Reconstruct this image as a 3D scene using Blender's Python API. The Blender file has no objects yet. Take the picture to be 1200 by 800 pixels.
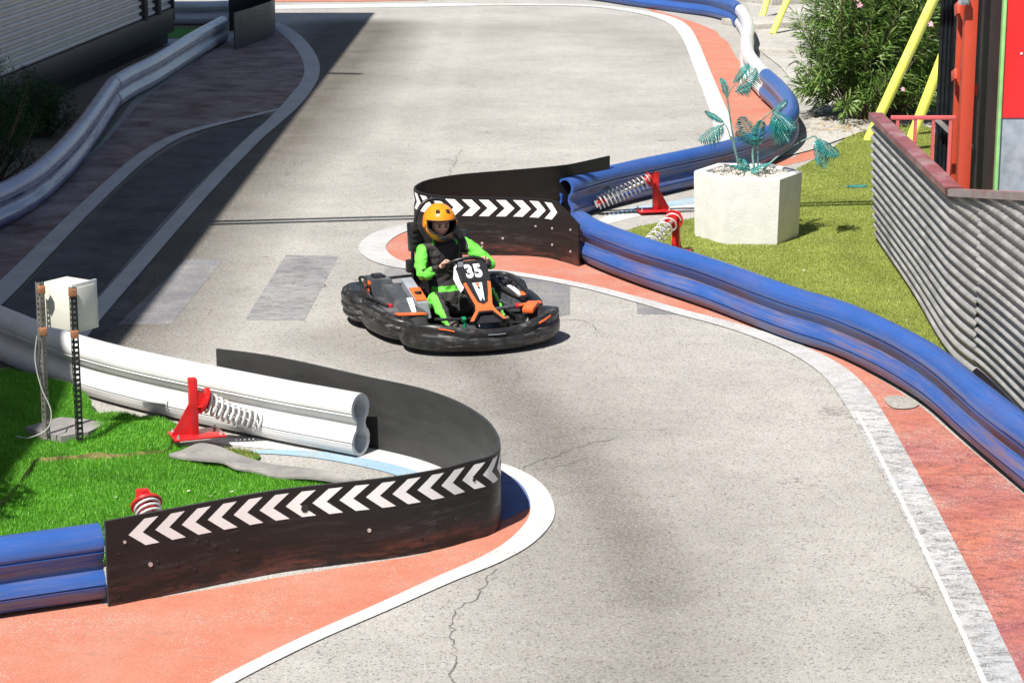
import bpy, bmesh, math, random
import numpy as np
from mathutils import Vector, Matrix, Quaternion
from mathutils import noise as mnoise
from mathutils.geometry import tessellate_polygon
random.seed(7); rng = np.random.default_rng(7)
R = math.radians
sc = bpy.context.scene
col = sc.collection

# ------------------------------------------------------------------ camera
F = 2700.0; HC = 4.5; P = math.atan(660 / F)
cd = bpy.data.cameras.new("camera"); cam = bpy.data.objects.new("camera", cd); col.objects.link(cam)
cam.location = (0, 0, HC); cam.rotation_euler = (math.pi / 2 - P, 0, 0)
cd.sensor_width = 36; cd.lens = 36 * F / 1200; cd.clip_start = 0.5; cd.clip_end = 2000
cd.dof.use_dof = True; cd.dof.focus_distance = 19.2; cd.dof.aperture_fstop = 8.0
sc.camera = cam

def G(px, py, z=0.0):
    """survey point of the photograph on the level plane z"""
    x = (px - 600) / F; y = (400 - py) / F
    dy = math.cos(P) + y * math.sin(P); dz = -math.sin(P) + y * math.cos(P)
    t = (z - HC) / dz
    return Vector((x * t, dy * t, z))
def A(px, py, Y):
    """survey point at distance Y"""
    x = (px - 600) / F; y = (400 - py) / F
    dy = math.cos(P) + y * math.sin(P); dz = -math.sin(P) + y * math.cos(P)
    t = Y / dy
    return Vector((x * t, Y, HC + dz * t))

# ------------------------------------------------------------------ light
SUN = Vector((.37, .55, -1.0)).normalized()
w = bpy.data.worlds.new("World"); sc.world = w; w.use_nodes = True
nt = w.node_tree; nt.nodes.clear()
sky = nt.nodes.new("ShaderNodeTexSky"); sky.sky_type = 'NISHITA'; sky.sun_disc = False
sky.sun_elevation = math.asin(-SUN.z); sky.sun_rotation = math.atan2(-SUN.x, -SUN.y)
bg = nt.nodes.new("ShaderNodeBackground"); bg.inputs[1].default_value = 0.058
out = nt.nodes.new("ShaderNodeOutputWorld")
nt.links.new(sky.outputs[0], bg.inputs[0]); nt.links.new(bg.outputs[0], out.inputs[0])
sl = bpy.data.lights.new("sun", 'SUN'); sl.energy = 5.0; sl.angle = R(.53); sl.color = (1, .955, .89)
so = bpy.data.objects.new("sun", sl); col.objects.link(so)
so.rotation_euler = SUN.to_track_quat('-Z', 'Y').to_euler(); so.location = (-8, -8, 20)
sc.view_settings.view_transform = 'Standard'; sc.view_settings.look = 'None'
sc.view_settings.exposure = 0.68; sc.view_settings.gamma = 1.0
sc.view_settings.use_curve_mapping = False
sc.cycles.max_bounces = 6; sc.cycles.diffuse_bounces = 3; sc.cycles.glossy_bounces = 3
sc.cycles.use_denoising = True

# ------------------------------------------------------------------ materials
class N:
    """small node-graph writer"""
    def __init__(s, name):
        s.m = bpy.data.materials.new(name); s.m.use_nodes = True
        s.t = s.m.node_tree; s.b = s.t.nodes['Principled BSDF']
        s.tc = s.t.nodes.new('ShaderNodeTexCoord')
    def n(s, t, **k):
        o = s.t.nodes.new(t)
        for a, v in k.items(): setattr(o, a, v)
        return o
    def l(s, a, b): s.t.links.new(a, b)
    def coord(s, scale=(1, 1, 1), uv=False):
        mp = s.n('ShaderNodeMapping'); mp.inputs['Scale'].default_value = scale
        s.l(s.tc.outputs['UV' if uv else 'Object'], mp.inputs[0]); return mp.outputs[0]
    def noise(s, sc_, detail=4, rough=.55, co=None, dist=0):
        t = s.n('ShaderNodeTexNoise'); t.inputs['Scale'].default_value = sc_; t.inputs['Detail'].default_value = detail
        t.inputs['Roughness'].default_value = rough; t.inputs['Distortion'].default_value = dist
        s.l(co or s.tc.outputs['Object'], t.inputs['Vector']); return t.outputs['Fac']
    def ramp(s, x, a, b, lo=0., hi=1.):
        r = s.n('ShaderNodeMapRange'); r.inputs[1].default_value = a; r.inputs[2].default_value = b
        r.inputs[3].default_value = lo; r.inputs[4].default_value = hi; s.l(x, r.inputs[0]); return r.outputs[0]
    def math(s, op, a, b=None):
        r = s.n('ShaderNodeMath', operation=op)
        for i, v in enumerate((a, b)):
            if v is None: continue
            if isinstance(v, (int, float)): r.inputs[i].default_value = v
            else: s.l(v, r.inputs[i])
        return r.outputs[0]
    def mix(s, f, a, b):
        r = s.n('ShaderNodeMix', data_type='RGBA')
        for i, v in ((0, f), (6, a), (7, b)):
            if isinstance(v, (int, float)): r.inputs[i].default_value = v
            elif isinstance(v, tuple): r.inputs[i].default_value = (*v, 1)
            else: s.l(v, r.inputs[i])
        return r.outputs[2]
    def mul(s, c, v):
        r = s.n('ShaderNodeMix', data_type='RGBA', blend_type='MULTIPLY'); r.inputs[0].default_value = 1
        if isinstance(c, tuple): r.inputs[6].default_value = (*c, 1)
        else: s.l(c, r.inputs[6])
        s.l(v, r.inputs[7]); return r.outputs[2]
    def bump(s, h, strength=.3, dist=.01):
        r = s.n('ShaderNodeBump'); r.inputs['Strength'].default_value = strength; r.inputs['Distance'].default_value = dist
        s.l(h, r.inputs['Height']); s.l(r.outputs[0], s.b.inputs['Normal'])
    def base(s, c):
        if isinstance(c, tuple): s.b.inputs['Base Color'].default_value = (*c, 1)
        else: s.l(c, s.b.inputs['Base Color'])
    def rough(s, v):
        if isinstance(v, (int, float)): s.b.inputs['Roughness'].default_value = v
        else: s.l(v, s.b.inputs['Roughness'])

def simple(name, c, rough=.5, metal=0., var=.25, scale=8, bump=0., dirt=None, spec=None):
    g = N(name); n1 = g.noise(scale, 6, .6)
    k = g.ramp(n1, .3, .7, 1 - var, 1 + var * .5)
    cc = g.mul(c, k)
    if dirt:
        d = g.ramp(g.noise(scale * .35, 7, .7), .52, .7)
        cc = g.mix(d, cc, dirt)
    g.base(cc); g.rough(rough if metal == 0 else g.ramp(n1, .3, .7, rough * .8, rough * 1.3)); g.b.inputs['Metallic'].default_value = metal
    if spec is not None: g.b.inputs['Specular IOR Level'].default_value = spec
    if bump: g.bump(g.noise(scale * 6, 4, .6), bump, .01)
    return g.m

def asphalt_colour(g, lo, hi, warm=True):
    fine = g.noise(105, 3, .75); mid = g.noise(38, 4, .7); big = g.noise(.55, 5, .6); blotch = g.noise(4, 5, .65)
    v = g.n('ShaderNodeTexVoronoi'); v.inputs['Scale'].default_value = 55; g.l(g.tc.outputs['Object'], v.inputs['Vector'])
    sp = g.ramp(v.outputs['Distance'], .06, .22, .0, 1.)           # dark pits
    pit = g.math('MAXIMUM', sp, g.ramp(g.noise(14, 3, .6), .42, .55, 1., 0.))
    a = g.ramp(fine, .32, .68, .62, 1.28); b = g.ramp(mid, .3, .7, .90, 1.08)
    c = g.ramp(big, .35, .68, .86, 1.08); d = g.ramp(blotch, .3, .7, .93, 1.06)
    e = g.ramp(pit, 0, 1, .45, 1.)
    v2 = g.n('ShaderNodeTexVoronoi'); v2.inputs['Scale'].default_value = 85; g.l(g.tc.outputs['Object'], v2.inputs['Vector'])
    sx = g.n('ShaderNodeSeparateXYZ'); g.l(v2.outputs['Color'], sx.inputs[0])
    e = g.math('MULTIPLY', e, g.math('MULTIPLY', g.ramp(sx.outputs['X'], .03, .16, .50, 1.), g.ramp(sx.outputs['Y'], .80, .97, 1., 1.16)))
    f = g.math('MULTIPLY', g.math('MULTIPLY', g.math('MULTIPLY', a, b), g.math('MULTIPLY', c, d)), e)
    return g.mul(g.mix(g.ramp(g.noise(7, 4, .6), .3, .7), lo, hi), f), fine, mid

def track_mat():
    g = N('aged_asphalt')
    c, fine, mid = asphalt_colour(g, (.385, .366, .336), (.405, .392, .368))
    at = g.n('ShaderNodeAttribute', attribute_name='rubber')  # tyre rubber, plus the left lane's painted shade
    patch = g.math('MAXIMUM', g.ramp(g.noise(42, 5, .8), .32, .56, .35, 1.), g.ramp(at.outputs['Fac'], .88, 1.))
    long_ = g.math('MAXIMUM', g.ramp(g.noise(1.6, 5, .65), .3, .7, .86, 1.05), g.ramp(at.outputs['Fac'], .88, 1., 0., .9))
    f = g.math('MULTIPLY', g.math('MULTIPLY', at.outputs['Fac'], patch), long_)
    c = g.mix(f, c, (.060, .050, .038))
    at2 = g.n('ShaderNodeAttribute', attribute_name='pale')
    c = g.mix(g.math('MULTIPLY', at2.outputs['Fac'], .16), c, (.46, .45, .43))
    # hairline cracks
    v = g.n('ShaderNodeTexVoronoi', feature='DISTANCE_TO_EDGE'); v.inputs['Scale'].default_value = .42
    nz = g.n('ShaderNodeTexNoise'); nz.inputs['Scale'].default_value = 2.2; nz.inputs['Detail'].default_value = 8
    g.l(g.tc.outputs['Object'], nz.inputs['Vector'])
    ad = g.n('ShaderNodeVectorMath', operation='MULTIPLY_ADD'); ad.inputs[1].default_value = (.9, .9, .9)
    g.l(nz.outputs['Color'], ad.inputs[0]); g.l(g.tc.outputs['Object'], ad.inputs[2]); g.l(ad.outputs[0], v.inputs['Vector'])
    ck = g.math('MULTIPLY', g.ramp(v.outputs['Distance'], .0, .006, 1., 0.), g.ramp(g.noise(.9, 3), .5, .6))
    c = g.mix(g.math('MULTIPLY', ck, .6), c, (.08, .07, .06))
    g.base(c); g.rough(.92); g.bump(g.math('ADD', fine, mid), .55, .006)
    g.b.inputs['Specular IOR Level'].default_value = .25
    return g.m

def worn_paint(name, c1, c2, wear=.5, dark=(.10, .095, .09), marks=.3, under=(.34, .32, .29), along=None, c3=None):
    g = N(name)
    if along:                                   # wear grows along the bend, where tyres run wide
        sep = g.n('ShaderNodeSeparateXYZ'); g.l(g.tc.outputs['Object'], sep.inputs[0])
        yy = g.math('ADD', sep.outputs['Y'], g.math('MULTIPLY', g.noise(1.1, 5, .7), 2.4))
        fade = g.ramp(yy, along[0] + 1.2, along[1] + 1.2, .12, 1.)
    fine = g.noise(100, 3, .75)
    v = g.ramp(fine, .3, .7, .74, 1.16)
    cb = g.mix(g.ramp(g.noise(1.7, 5, .65), .35, .65), c1, c2)
    if along and c3: cb = g.mix(fade, cb, g.mix(g.ramp(g.noise(1.3, 6, .7), .38, .6), c3, c1))
    c = g.mul(cb, v)
    m = g.ramp(g.math('ADD', g.math('MULTIPLY', g.noise(70, 4, .85), .8), g.math('MULTIPLY', g.noise(1.9, 6, .7), .4)), wear + .04, wear + .12)
    c = g.mix(m, c, g.mul(under, v))
    st = g.ramp(g.noise(7, 7, .8, co=g.coord((.9, 1.7, 1)), dist=.8), .54 - .09 * (marks > .9), .68 - .06 * (marks > .9))
    st2 = g.math('MULTIPLY', g.math('MULTIPLY', st, g.ramp(g.noise(80, 3, .8), .40, .56)), marks)
    if along: st2 = g.math('MULTIPLY', st2, fade)
    c = g.mix(st2, c, dark)
    g.base(c); g.rough(.8); g.bump(fine, .35, .004); g.b.inputs['Specular IOR Level'].default_value = .3
    return g.m

M = {}
M['track'] = track_mat()
def ground_mat(name, lo, hi):
    g = N(name); c, fine, mid = asphalt_colour(g, lo, hi); g.base(c); g.rough(.93); g.bump(mid, .5, .008); return g.m
M['ground'] = ground_mat('old_concrete', (.30, .28, .25), (.36, .34, .31))
M['dirt'] = ground_mat('dry_soil', (.16, .13, .10), (.24, .2, .16))
M['paving'] = ground_mat('pale_paving', (.40, .38, .34), (.47, .45, .41))
M['white'] = worn_paint('white_road_paint', (.57, .57, .56), (.50, .50, .49), .60, marks=.55)
M['white_worn'] = worn_paint('scuffed_white_road_paint', (.52, .52, .52), (.46, .46, .47), .56, marks=1.4, dark=(.12, .125, .13), along=(17.8, 15.8), c3=(.40, .41, .43))
M['red'] = worn_paint('red_road_paint', (.45, .150, .095), (.46, .195, .135), .60, marks=.4, under=(.42, .29, .23))
M['red_pink'] = worn_paint('faded_red_road_paint', (.45, .150, .095), (.46, .195, .135), .58, marks=1., along=(17.6, 15.0), c3=(.33, .105, .105), dark=(.1, .04, .04), under=(.45, .3, .26))
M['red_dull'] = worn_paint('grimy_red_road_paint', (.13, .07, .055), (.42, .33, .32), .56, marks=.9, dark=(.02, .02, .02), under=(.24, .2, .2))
M['blue_p'] = worn_paint('pale_blue_road_paint', (.25, .40, .52), (.34, .46, .55), .58, marks=.5)
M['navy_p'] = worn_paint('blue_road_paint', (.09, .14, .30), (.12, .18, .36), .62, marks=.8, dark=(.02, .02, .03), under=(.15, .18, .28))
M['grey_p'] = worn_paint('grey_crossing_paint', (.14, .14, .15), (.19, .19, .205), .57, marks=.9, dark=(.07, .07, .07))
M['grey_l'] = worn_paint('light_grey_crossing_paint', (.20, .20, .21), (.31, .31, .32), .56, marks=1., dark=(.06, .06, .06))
M['dark_as'] = worn_paint('shade_dark_asphalt', (.045, .046, .05), (.10, .10, .105), .56, marks=.9, dark=(.015, .015, .018), under=(.15, .15, .155))

def rail_mat(name, c, scuff, scuff2, amount):
    """moulded plastic; UV u = metres along, v = round the profile"""
    g = N(name)
    co = g.coord((1, 1, 1), uv=True); st = g.coord((.9, 26, 1), uv=True)
    s1 = g.noise(1.6, 7, .7, co=st); s2 = g.noise(2.2, 5, .6, co=g.coord((.5, 3, 1), uv=True))
    at = g.n('ShaderNodeAttribute', attribute_name='scuff')
    m = g.math('MULTIPLY', g.math('MULTIPLY', g.ramp(s1, .42, .62), g.ramp(s2, .36, .6)), at.outputs['Fac'])
    m = g.math('MINIMUM', g.math('MULTIPLY', m, amount), .9)
    base = g.mul(c, g.ramp(g.noise(3, 5, .6), .3, .7, .9, 1.07))
    pale = g.mix(g.ramp(g.noise(3, 6, .8, co=g.coord((1.2, 40, 1), uv=True)), .62, .72, 0, .3), base, (.6, .6, .62))
    cc = g.mix(m, pale, scuff)
    cc = g.mix(g.math('MULTIPLY', m, g.ramp(g.noise(1.1, 4, .6, co=co), .45, .6)), cc, scuff2)
    g.base(cc); g.rough(g.math('ADD', g.math('MULTIPLY', m, .35), .27)); return g.m
M['rail_white'] = rail_mat('white_moulded_plastic', (.66, .66, .655), (.40, .38, .36), (.5, .48, .45), .5)
M['rail_blue'] = rail_mat('blue_moulded_plastic', (.030, .092, .32), (.17, .15, .20), (.17, .08, .09), 2.4)
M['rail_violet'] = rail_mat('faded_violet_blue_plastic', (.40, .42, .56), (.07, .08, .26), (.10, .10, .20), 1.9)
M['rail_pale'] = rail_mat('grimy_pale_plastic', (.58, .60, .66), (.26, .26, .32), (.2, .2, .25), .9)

def board_mat(name, lit, red):
    g = N(name)
    st = g.noise(2.2, 8, .82, co=g.coord((1.6, 11, 1), uv=True), dist=.5); b = g.noise(1.3, 4, .6, co=g.coord((1.0, 1.6, 1), uv=True))
    sep = g.n('ShaderNodeSeparateXYZ'); g.l(g.tc.outputs['UV'], sep.inputs[0])
    v = sep.outputs['Y']
    mid = g.math('MULTIPLY', g.ramp(v, .0, .12), g.ramp(v, .36, .26))
    m = g.math('MULTIPLY', g.math('MULTIPLY', g.ramp(st, .50, .72), g.ramp(b, .42, .62)), mid)
    c = g.mul(lit, g.ramp(g.noise(3, 6, .7, co=g.coord((1, 3, 1), uv=True)), .3, .7, .8, 1.25))
    c = g.mix(g.math('MULTIPLY', m, .38), c, (.20, .17, .165))
    low = g.math('MULTIPLY', g.ramp(v, .17, .02), g.ramp(g.noise(1.5, 7, .8, co=g.coord((1.1, 6, 1), uv=True)), .47, .62))
    c = g.mix(g.math('MULTIPLY', low, red), c, (.22, .07, .05))
    g.base(c); g.rough(g.ramp(st, .3, .7, .34, .6)); g.b.inputs['Specular IOR Level'].default_value = .32
    return g.m
M['board'] = board_mat('black_polyethylene', (.012, .0105, .0105), .55)
M['board_in'] = board_mat('weathered_black_polyethylene', (.038, .038, .037), .0)
M['chev'] = simple('white_reflective_film', (.80, .80, .79), .5, var=.08, scale=3)
M['redmetal'] = simple('red_painted_steel', (.56, .018, .020), .35, var=.25, scale=7, dirt=(.36, .03, .03))
M['steel'] = simple('galvanised_steel', (.62, .62, .61), .35, .6, var=.25, scale=10)
M['spring'] = simple('white_coated_spring_steel', (.62, .61, .60), .35, .15, var=.3, scale=20)
M['darksteel'] = simple('dark_steel', (.05, .05, .055), .4, .7, var=.3, scale=10)
M['greysteel'] = simple('dull_zinc_steel', (.24, .23, .21), .5, .5, var=.4, scale=12)
M['box'] = simple('cream_enclosure_paint', (.66, .65, .58), .45, var=.06, scale=6)
M['boxedge'] = simple('pale_grey_plastic', (.55, .56, .54), .4, var=.08, scale=6)
M['wood'] = simple('reddish_wood', (.30, .13, .06), .7, var=.5, scale=30)
M['cable'] = simple('pale_cable_sheath', (.42, .42, .40), .6, var=.1)
M['blackcable'] = simple('black_cable_sheath', (.02, .02, .02), .6)
M['mat_scrap'] = simple('grey_rubber_mat', (.23, .22, .21), .8, var=.25, scale=6, bump=.3, dirt=(.33, .31, .29))
M['pot'] = simple('white_painted_concrete', (.72, .715, .70), .8, var=.10, scale=8, bump=.3, dirt=(.68, .67, .655))
M['fence'] = simple('grey_painted_corrugated_steel', (.37, .36, .355), .5, .2, var=.3, scale=4, dirt=(.20, .195, .19))
M['cladding'] = simple('cream_grey_cladding', (.62, .60, .56), .6, var=.1, scale=3)
M['dark_cladding'] = simple('dark_metal_trim', (.035, .03, .032), .55, var=.3, scale=4)
M['maroon'] = simple('maroon_painted_steel', (.26, .085, .09), .42, .1, var=.3, scale=6, dirt=(.34, .24, .24))
M['rimsteel'] = simple('bare_steel_capping', (.42, .36, .36), .35, .5, var=.3, scale=9, dirt=(.40, .1, .1))
M['redcol'] = simple('orange_red_painted_steel', (.60, .075, .035), .5, var=.12, scale=3)
M['redrail'] = simple('faded_red_paint', (.62, .12, .12), .5, var=.2, scale=8)
M['redpanel'] = simple('bright_red_panel', (.80, .022, .022), .35, var=.05, scale=2)
M['greypanel'] = simple('blue_grey_panel', (.27, .30, .34), .5, .2, var=.3, scale=6, dirt=(.34, .36, .38))
M['blackgate'] = simple('black_ribbed_steel', (.018, .022, .026), .4, .2, var=.4, scale=8)
M['greentrim'] = simple('pale_green_trim', (.30, .62, .22), .5, var=.2, scale=6)
M['yellow'] = simple('yellow_painted_tube', (.80, .80, .13), .5, var=.12, scale=6, dirt=(.62, .6, .2))
M['teal'] = simple('teal_plastic', (.012, .19, .18), .36, var=.5, scale=9, dirt=(.16, .42, .38))
M['tealstem'] = simple('teal_grey_stem', (.13, .25, .22), .5, var=.5, scale=14)
M['pebble'] = simple('pale_pebble', (.58, .55, .48), .8, var=.35, scale=20)
M['leafdry'] = simple('dry_leaf', (.42, .30, .16), .8, var=.5, scale=20)
M['petal'] = simple('pink_petal', (.80, .38, .50), .6, var=.15, scale=10)
M['bark'] = simple('grey_brown_bark', (.14, .10, .07), .9, var=.4, scale=14, bump=.4)
M['turfback'] = simple('turf_backing', (.33, .27, .10), .9, var=.6, scale=60)

def island_mat(name, cols, rough=.6, trans=0.):
    g = N(name); gi = g.n('ShaderNodeNewGeometry')
    r = g.n('ShaderNodeValToRGB'); r.color_ramp.interpolation = 'LINEAR'
    e = r.color_ramp.elements
    while len(e) < len(cols): e.new(.5)
    for i, c in enumerate(cols): e[i].position = i / (len(cols) - 1); e[i].color = (*c, 1)
    g.l(gi.outputs['Random Per Island'], r.inputs[0])
    g.base(g.mul(r.outputs[0], g.ramp(g.noise(1.6, 4, .6), .3, .7, .75, 1.2))); g.rough(rough)
    if trans:
        tr = g.n('ShaderNodeBsdfTranslucent'); g.l(r.outputs[0], tr.inputs[0])
        mx = g.n('ShaderNodeMixShader'); mx.inputs[0].default_value = trans
        o = [x for x in g.t.nodes if x.type == 'OUTPUT_MATERIAL'][0]
        g.l(g.b.outputs[0], mx.inputs[1]); g.l(tr.outputs[0], mx.inputs[2]); g.l(mx.outputs[0], o.inputs[0])
    return g.m
M['blade'] = island_mat('bright_green_turf_blade', [(.07, .25, .012), (.14, .42, .025), (.21, .54, .045), (.34, .66, .15)], .5, .3)
M['blade_o'] = island_mat('olive_turf_blade', [(.20, .24, .045), (.29, .335, .06), (.36, .41, .09), (.48, .52, .22)], .6, .25)
M['oleander'] = island_mat('oleander_leaf', [(.045, .11, .02), (.09, .18, .03), (.15, .26, .05), (.27, .36, .12)], .42, .25)
M['conifer'] = island_mat('dark_conifer_leaf', [(.012, .05, .012), (.03, .09, .02), (.045, .12, .03)], .6, .2)
def turf_base(name, a, b):
    g = N(name); n = g.noise(150, 3, .8)
    c = g.mix(g.ramp(g.noise(2.2, 5, .65), .35, .65), a, b)
    g.base(g.mul(c, g.ramp(n, .3, .7, .55, 1.35))); g.rough(.85); g.bump(n, .8, .01); return g.m
M['turf'] = turf_base('bright_turf_mat', (.05, .21, .010), (.08, .30, .018))
M['turf_o'] = turf_base('olive_turf_mat', (.17, .21, .03), (.25, .30, .05))

# ------------------------------------------------------------------ mesh helpers
def tag(o, label=None, cat=None, group=None, kind=None):
    if label: o['label'] = label
    if cat: o['category'] = cat
    if group: o['group'] = group
    if kind: o['kind'] = kind
    return o
def empty(name, loc=(0, 0, 0), rz=0, label=None, cat=None, group=None):
    o = bpy.data.objects.new(name, None); o.empty_display_size = .2; col.objects.link(o)
    o.location = loc; o.rotation_euler = (0, 0, rz); return tag(o, label, cat, group)
class MB:
    def __init__(s): s.v = []; s.f = []; s.mi = []; s.uv = []; s.att = []
    def add(s, vs, fs, mi=0, uv=None, att=None):
        o = len(s.v); s.v += [tuple(v) for v in vs]; s.f += [tuple(i + o for i in f) for f in fs]; s.mi += [mi] * len(fs)
        s.uv += list(uv) if uv is not None else [(0, 0)] * len(vs)
        s.att += list(att) if att is not None else [0.] * len(vs); return s
    def box(s, c, d, rot=None, mi=0, bev=0.0):
        bm = bmesh.new(); bmesh.ops.create_cube(bm, size=1)
        for v in bm.verts: v.co = Vector((v.co.x * d[0], v.co.y * d[1], v.co.z * d[2]))
        if bev: bmesh.ops.bevel(bm, geom=bm.edges[:], offset=bev, segments=2, affect='EDGES', profile=.5)
        q = rot if rot is not None else Matrix.Identity(3)
        c = Vector(c); bm.verts.index_update()
        s.add([c + q @ v.co for v in bm.verts], [[v.index for v in f.verts] for f in bm.faces], mi); bm.free(); return s
    def bar(s, a, b, wd, hd, mi=0, up=Vector((0, 0, 1)), bev=0):
        a, b = Vector(a), Vector(b); x = (b - a).normalized(); y = up.cross(x)
        if y.length < 1e-4: y = Vector((0, 1, 0)).cross(x)
        y.normalize(); z = x.cross(y)
        return s.box((a + b) / 2, ((b - a).length, wd, hd), Matrix((x, y, z)).transposed(), mi, bev)
    def tube(s, pts, r, n=10, mi=0, caps=True):
        pts = [Vector(p) for p in pts]; k = len(pts)
        rs = r if isinstance(r, (list, tuple)) else [r] * k
        t = (pts[1] - pts[0]).normalized(); nrm = t.orthogonal().normalized(); vs = []
        for i in range(k):
            t2 = (pts[min(i + 1, k - 1)] - pts[max(i - 1, 0)]).normalized()
            nrm = (nrm - t2 * nrm.dot(t2)).normalized(); b = t2.cross(nrm)
            for j in range(n):
                a = 2 * math.pi * j / n; vs.append(pts[i] + (nrm * math.cos(a) + b * math.sin(a)) * rs[i])
        fs = [(i * n + j, i * n + (j + 1) % n, (i + 1) * n + (j + 1) % n, (i + 1) * n + j) for i in range(k - 1) for j in range(n)]
        if caps: fs += [tuple(range(n))[::-1], tuple((k - 1) * n + j for j in range(n))]
        return s.add(vs, fs, mi)
    def disc(s, c, axis, r, th, n=24, mi=0, r2=None):
        c = Vector(c); axis = Vector(axis).normalized()
        return s.tube([c - axis * th / 2, c + axis * th / 2], [r, r2 or r], n, mi)
    def prism(s, poly, z0, z1, mi=0, mat=None):
        poly = [Vector((p[0], p[1], 0)) for p in poly]; n = len(poly)
        T = mat or (lambda v: v)
        vs = [T(Vector((p.x, p.y, z0))) for p in poly] + [T(Vector((p.x, p.y, z1))) for p in poly]
        tr = tessellate_polygon([poly])
        fs = [t[::-1] for t in tr] + [tuple(i + n for i in t) for t in tr] + [(i, (i + 1) % n, n + (i + 1) % n, n + i) for i in range(n)]
        return s.add(vs, fs, mi)
    def build(s, name, mats, parent=None, smooth=35, fixn=True):
        me = bpy.data.meshes.new(name); me.from_pydata(s.v, [], s.f)
        for m in (mats if isinstance(mats, (list, tuple)) else [mats]): me.materials.append(m)
        me.polygons.foreach_set('material_index', s.mi)
        if any(u != (0, 0) for u in s.uv[:50]) or any(u != (0, 0) for u in s.uv[-50:]):
            uvl = me.uv_layers.new(name='UVMap'); li = np.zeros(len(me.loops), dtype=np.int32); me.loops.foreach_get('vertex_index', li)
            uvl.data.foreach_set('uv', np.array(s.uv, dtype=np.float32)[li].ravel())
        if any(s.att):
            a = me.attributes.new('scuff', 'FLOAT', 'POINT'); a.data.foreach_set('value', np.array(s.att, dtype=np.float32))
        if fixn:
            bm = bmesh.new(); bm.from_mesh(me); bmesh.ops.recalc_face_normals(bm, faces=bm.faces[:]); bm.to_mesh(me); bm.free()
        if smooth:
            me.polygons.foreach_set('use_smooth', [True] * len(me.polygons)); me.set_sharp_from_angle(angle=R(smooth))
        o = bpy.data.objects.new(name, me); col.objects.link(o); o.parent = parent; return o

def cr(pts, n=8, closed=False):
    """Catmull-Rom through points"""
    P_ = [Vector(p) for p in pts]; k = len(P_); o = []
    rngi = range(k if closed else k - 1)
    for i in rngi:
        if closed: a, b, c, d = P_[(i - 1) % k], P_[i], P_[(i + 1) % k], P_[(i + 2) % k]
        else:
            b, c = P_[i], P_[i + 1]; a = P_[i - 1] if i else b * 2 - c; d = P_[i + 2] if i + 2 < k else c * 2 - b
        for j in range(n):
            t = j / n
            o.append(.5 * ((2 * b) + (c - a) * t + (2 * a - 5 * b + 4 * c - d) * t * t + (3 * b - a - 3 * c + d) * t ** 3))
    if not closed: o.append(P_[-1])
    return o
def resample(pts, step):
    out = [pts[0].copy()]; acc = 0
    L = sum((pts[i + 1] - pts[i]).length for i in range(len(pts) - 1)); n = max(2, int(round(L / step))); st = L / n
    i = 0; rem = st; p = pts[0].copy()
    while i < len(pts) - 1 and len(out) < n:
        d = (pts[i + 1] - p).length
        if d >= rem: p = p + (pts[i + 1] - p).normalized() * rem; out.append(p.copy()); rem = st
        else: rem -= d; i += 1; p = pts[i].copy()
    out.append(pts[-1].copy()); return out
def nrm2(pts):
    o = []
    for i in range(len(pts)):
        t = pts[min(i + 1, len(pts) - 1)] - pts[max(i - 1, 0)]; t.z = 0
        if t.length < 1e-9: t = Vector((1, 0, 0))
        t.normalize(); o.append(Vector((t.y, -t.x, 0)))
    return o

# ------------------------------------------------------------------ ground sheets
def sheet(name, pts, z, mat, label=None, kind='structure', smooth=True, n=6):
    g = [G(*p) for p in pts]
    if smooth: g = cr(g, n, True)
    bm = bmesh.new(); me = bpy.data.meshes.new(name)
    poly = [Vector((p.x, p.y, 0)) for p in g]
    tr = tessellate_polygon([poly])
    me.from_pydata([(p.x, p.y, z) for p in g], [], [tuple(t) for t in tr]); bm.free()
    bm = bmesh.new(); bm.from_mesh(me); bmesh.ops.recalc_face_normals(bm, faces=bm.faces[:])
    if sum(f.normal.z for f in bm.faces) < 0: bmesh.ops.reverse_faces(bm, faces=bm.faces[:])
    bm.to_mesh(me); bm.free(); me.materials.append(mat)
    o = bpy.data.objects.new(name, me); col.objects.link(o); return tag(o, label, kind=kind)
def line(name, pts, z, mat, kind='structure', n=8):
    """painted line: points (px, py, width in metres)"""
    g = [G(p[0], p[1]) for p in pts]; c = cr(g, n); wv = [Vector((p[2], 0, 0)) for p in pts]; ww = cr(wv, n)
    nn = nrm2(c); vs = []
    for p, m, w_ in zip(c, nn, ww): vs += [(p + m * w_.x / 2), (p - m * w_.x / 2)]
    vs = [(v.x, v.y, z) for v in vs]
    fs = [(2 * i, 2 * i + 2, 2 * i + 3, 2 * i + 1) for i in range(len(c) - 1)]
    me = bpy.data.meshes.new(name); me.from_pydata(vs, [], fs); me.materials.append(mat)
    bm = bmesh.new(); bm.from_mesh(me)
    for f in bm.faces:
        if f.normal.z < 0: f.normal_flip()
    bm.to_mesh(me); bm.free()
    o = bpy.data.objects.new(name, me); col.objects.link(o); return tag(o, kind=kind)

# far ground
mb = MB(); mb.add([(-400, -150, -.012), (400, -150, -.012), (400, 900, -.012), (-400, 900, -.012)], [(0, 1, 2, 3)])
tag(mb.build('ground', M['ground'], smooth=0), kind='structure')
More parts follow.
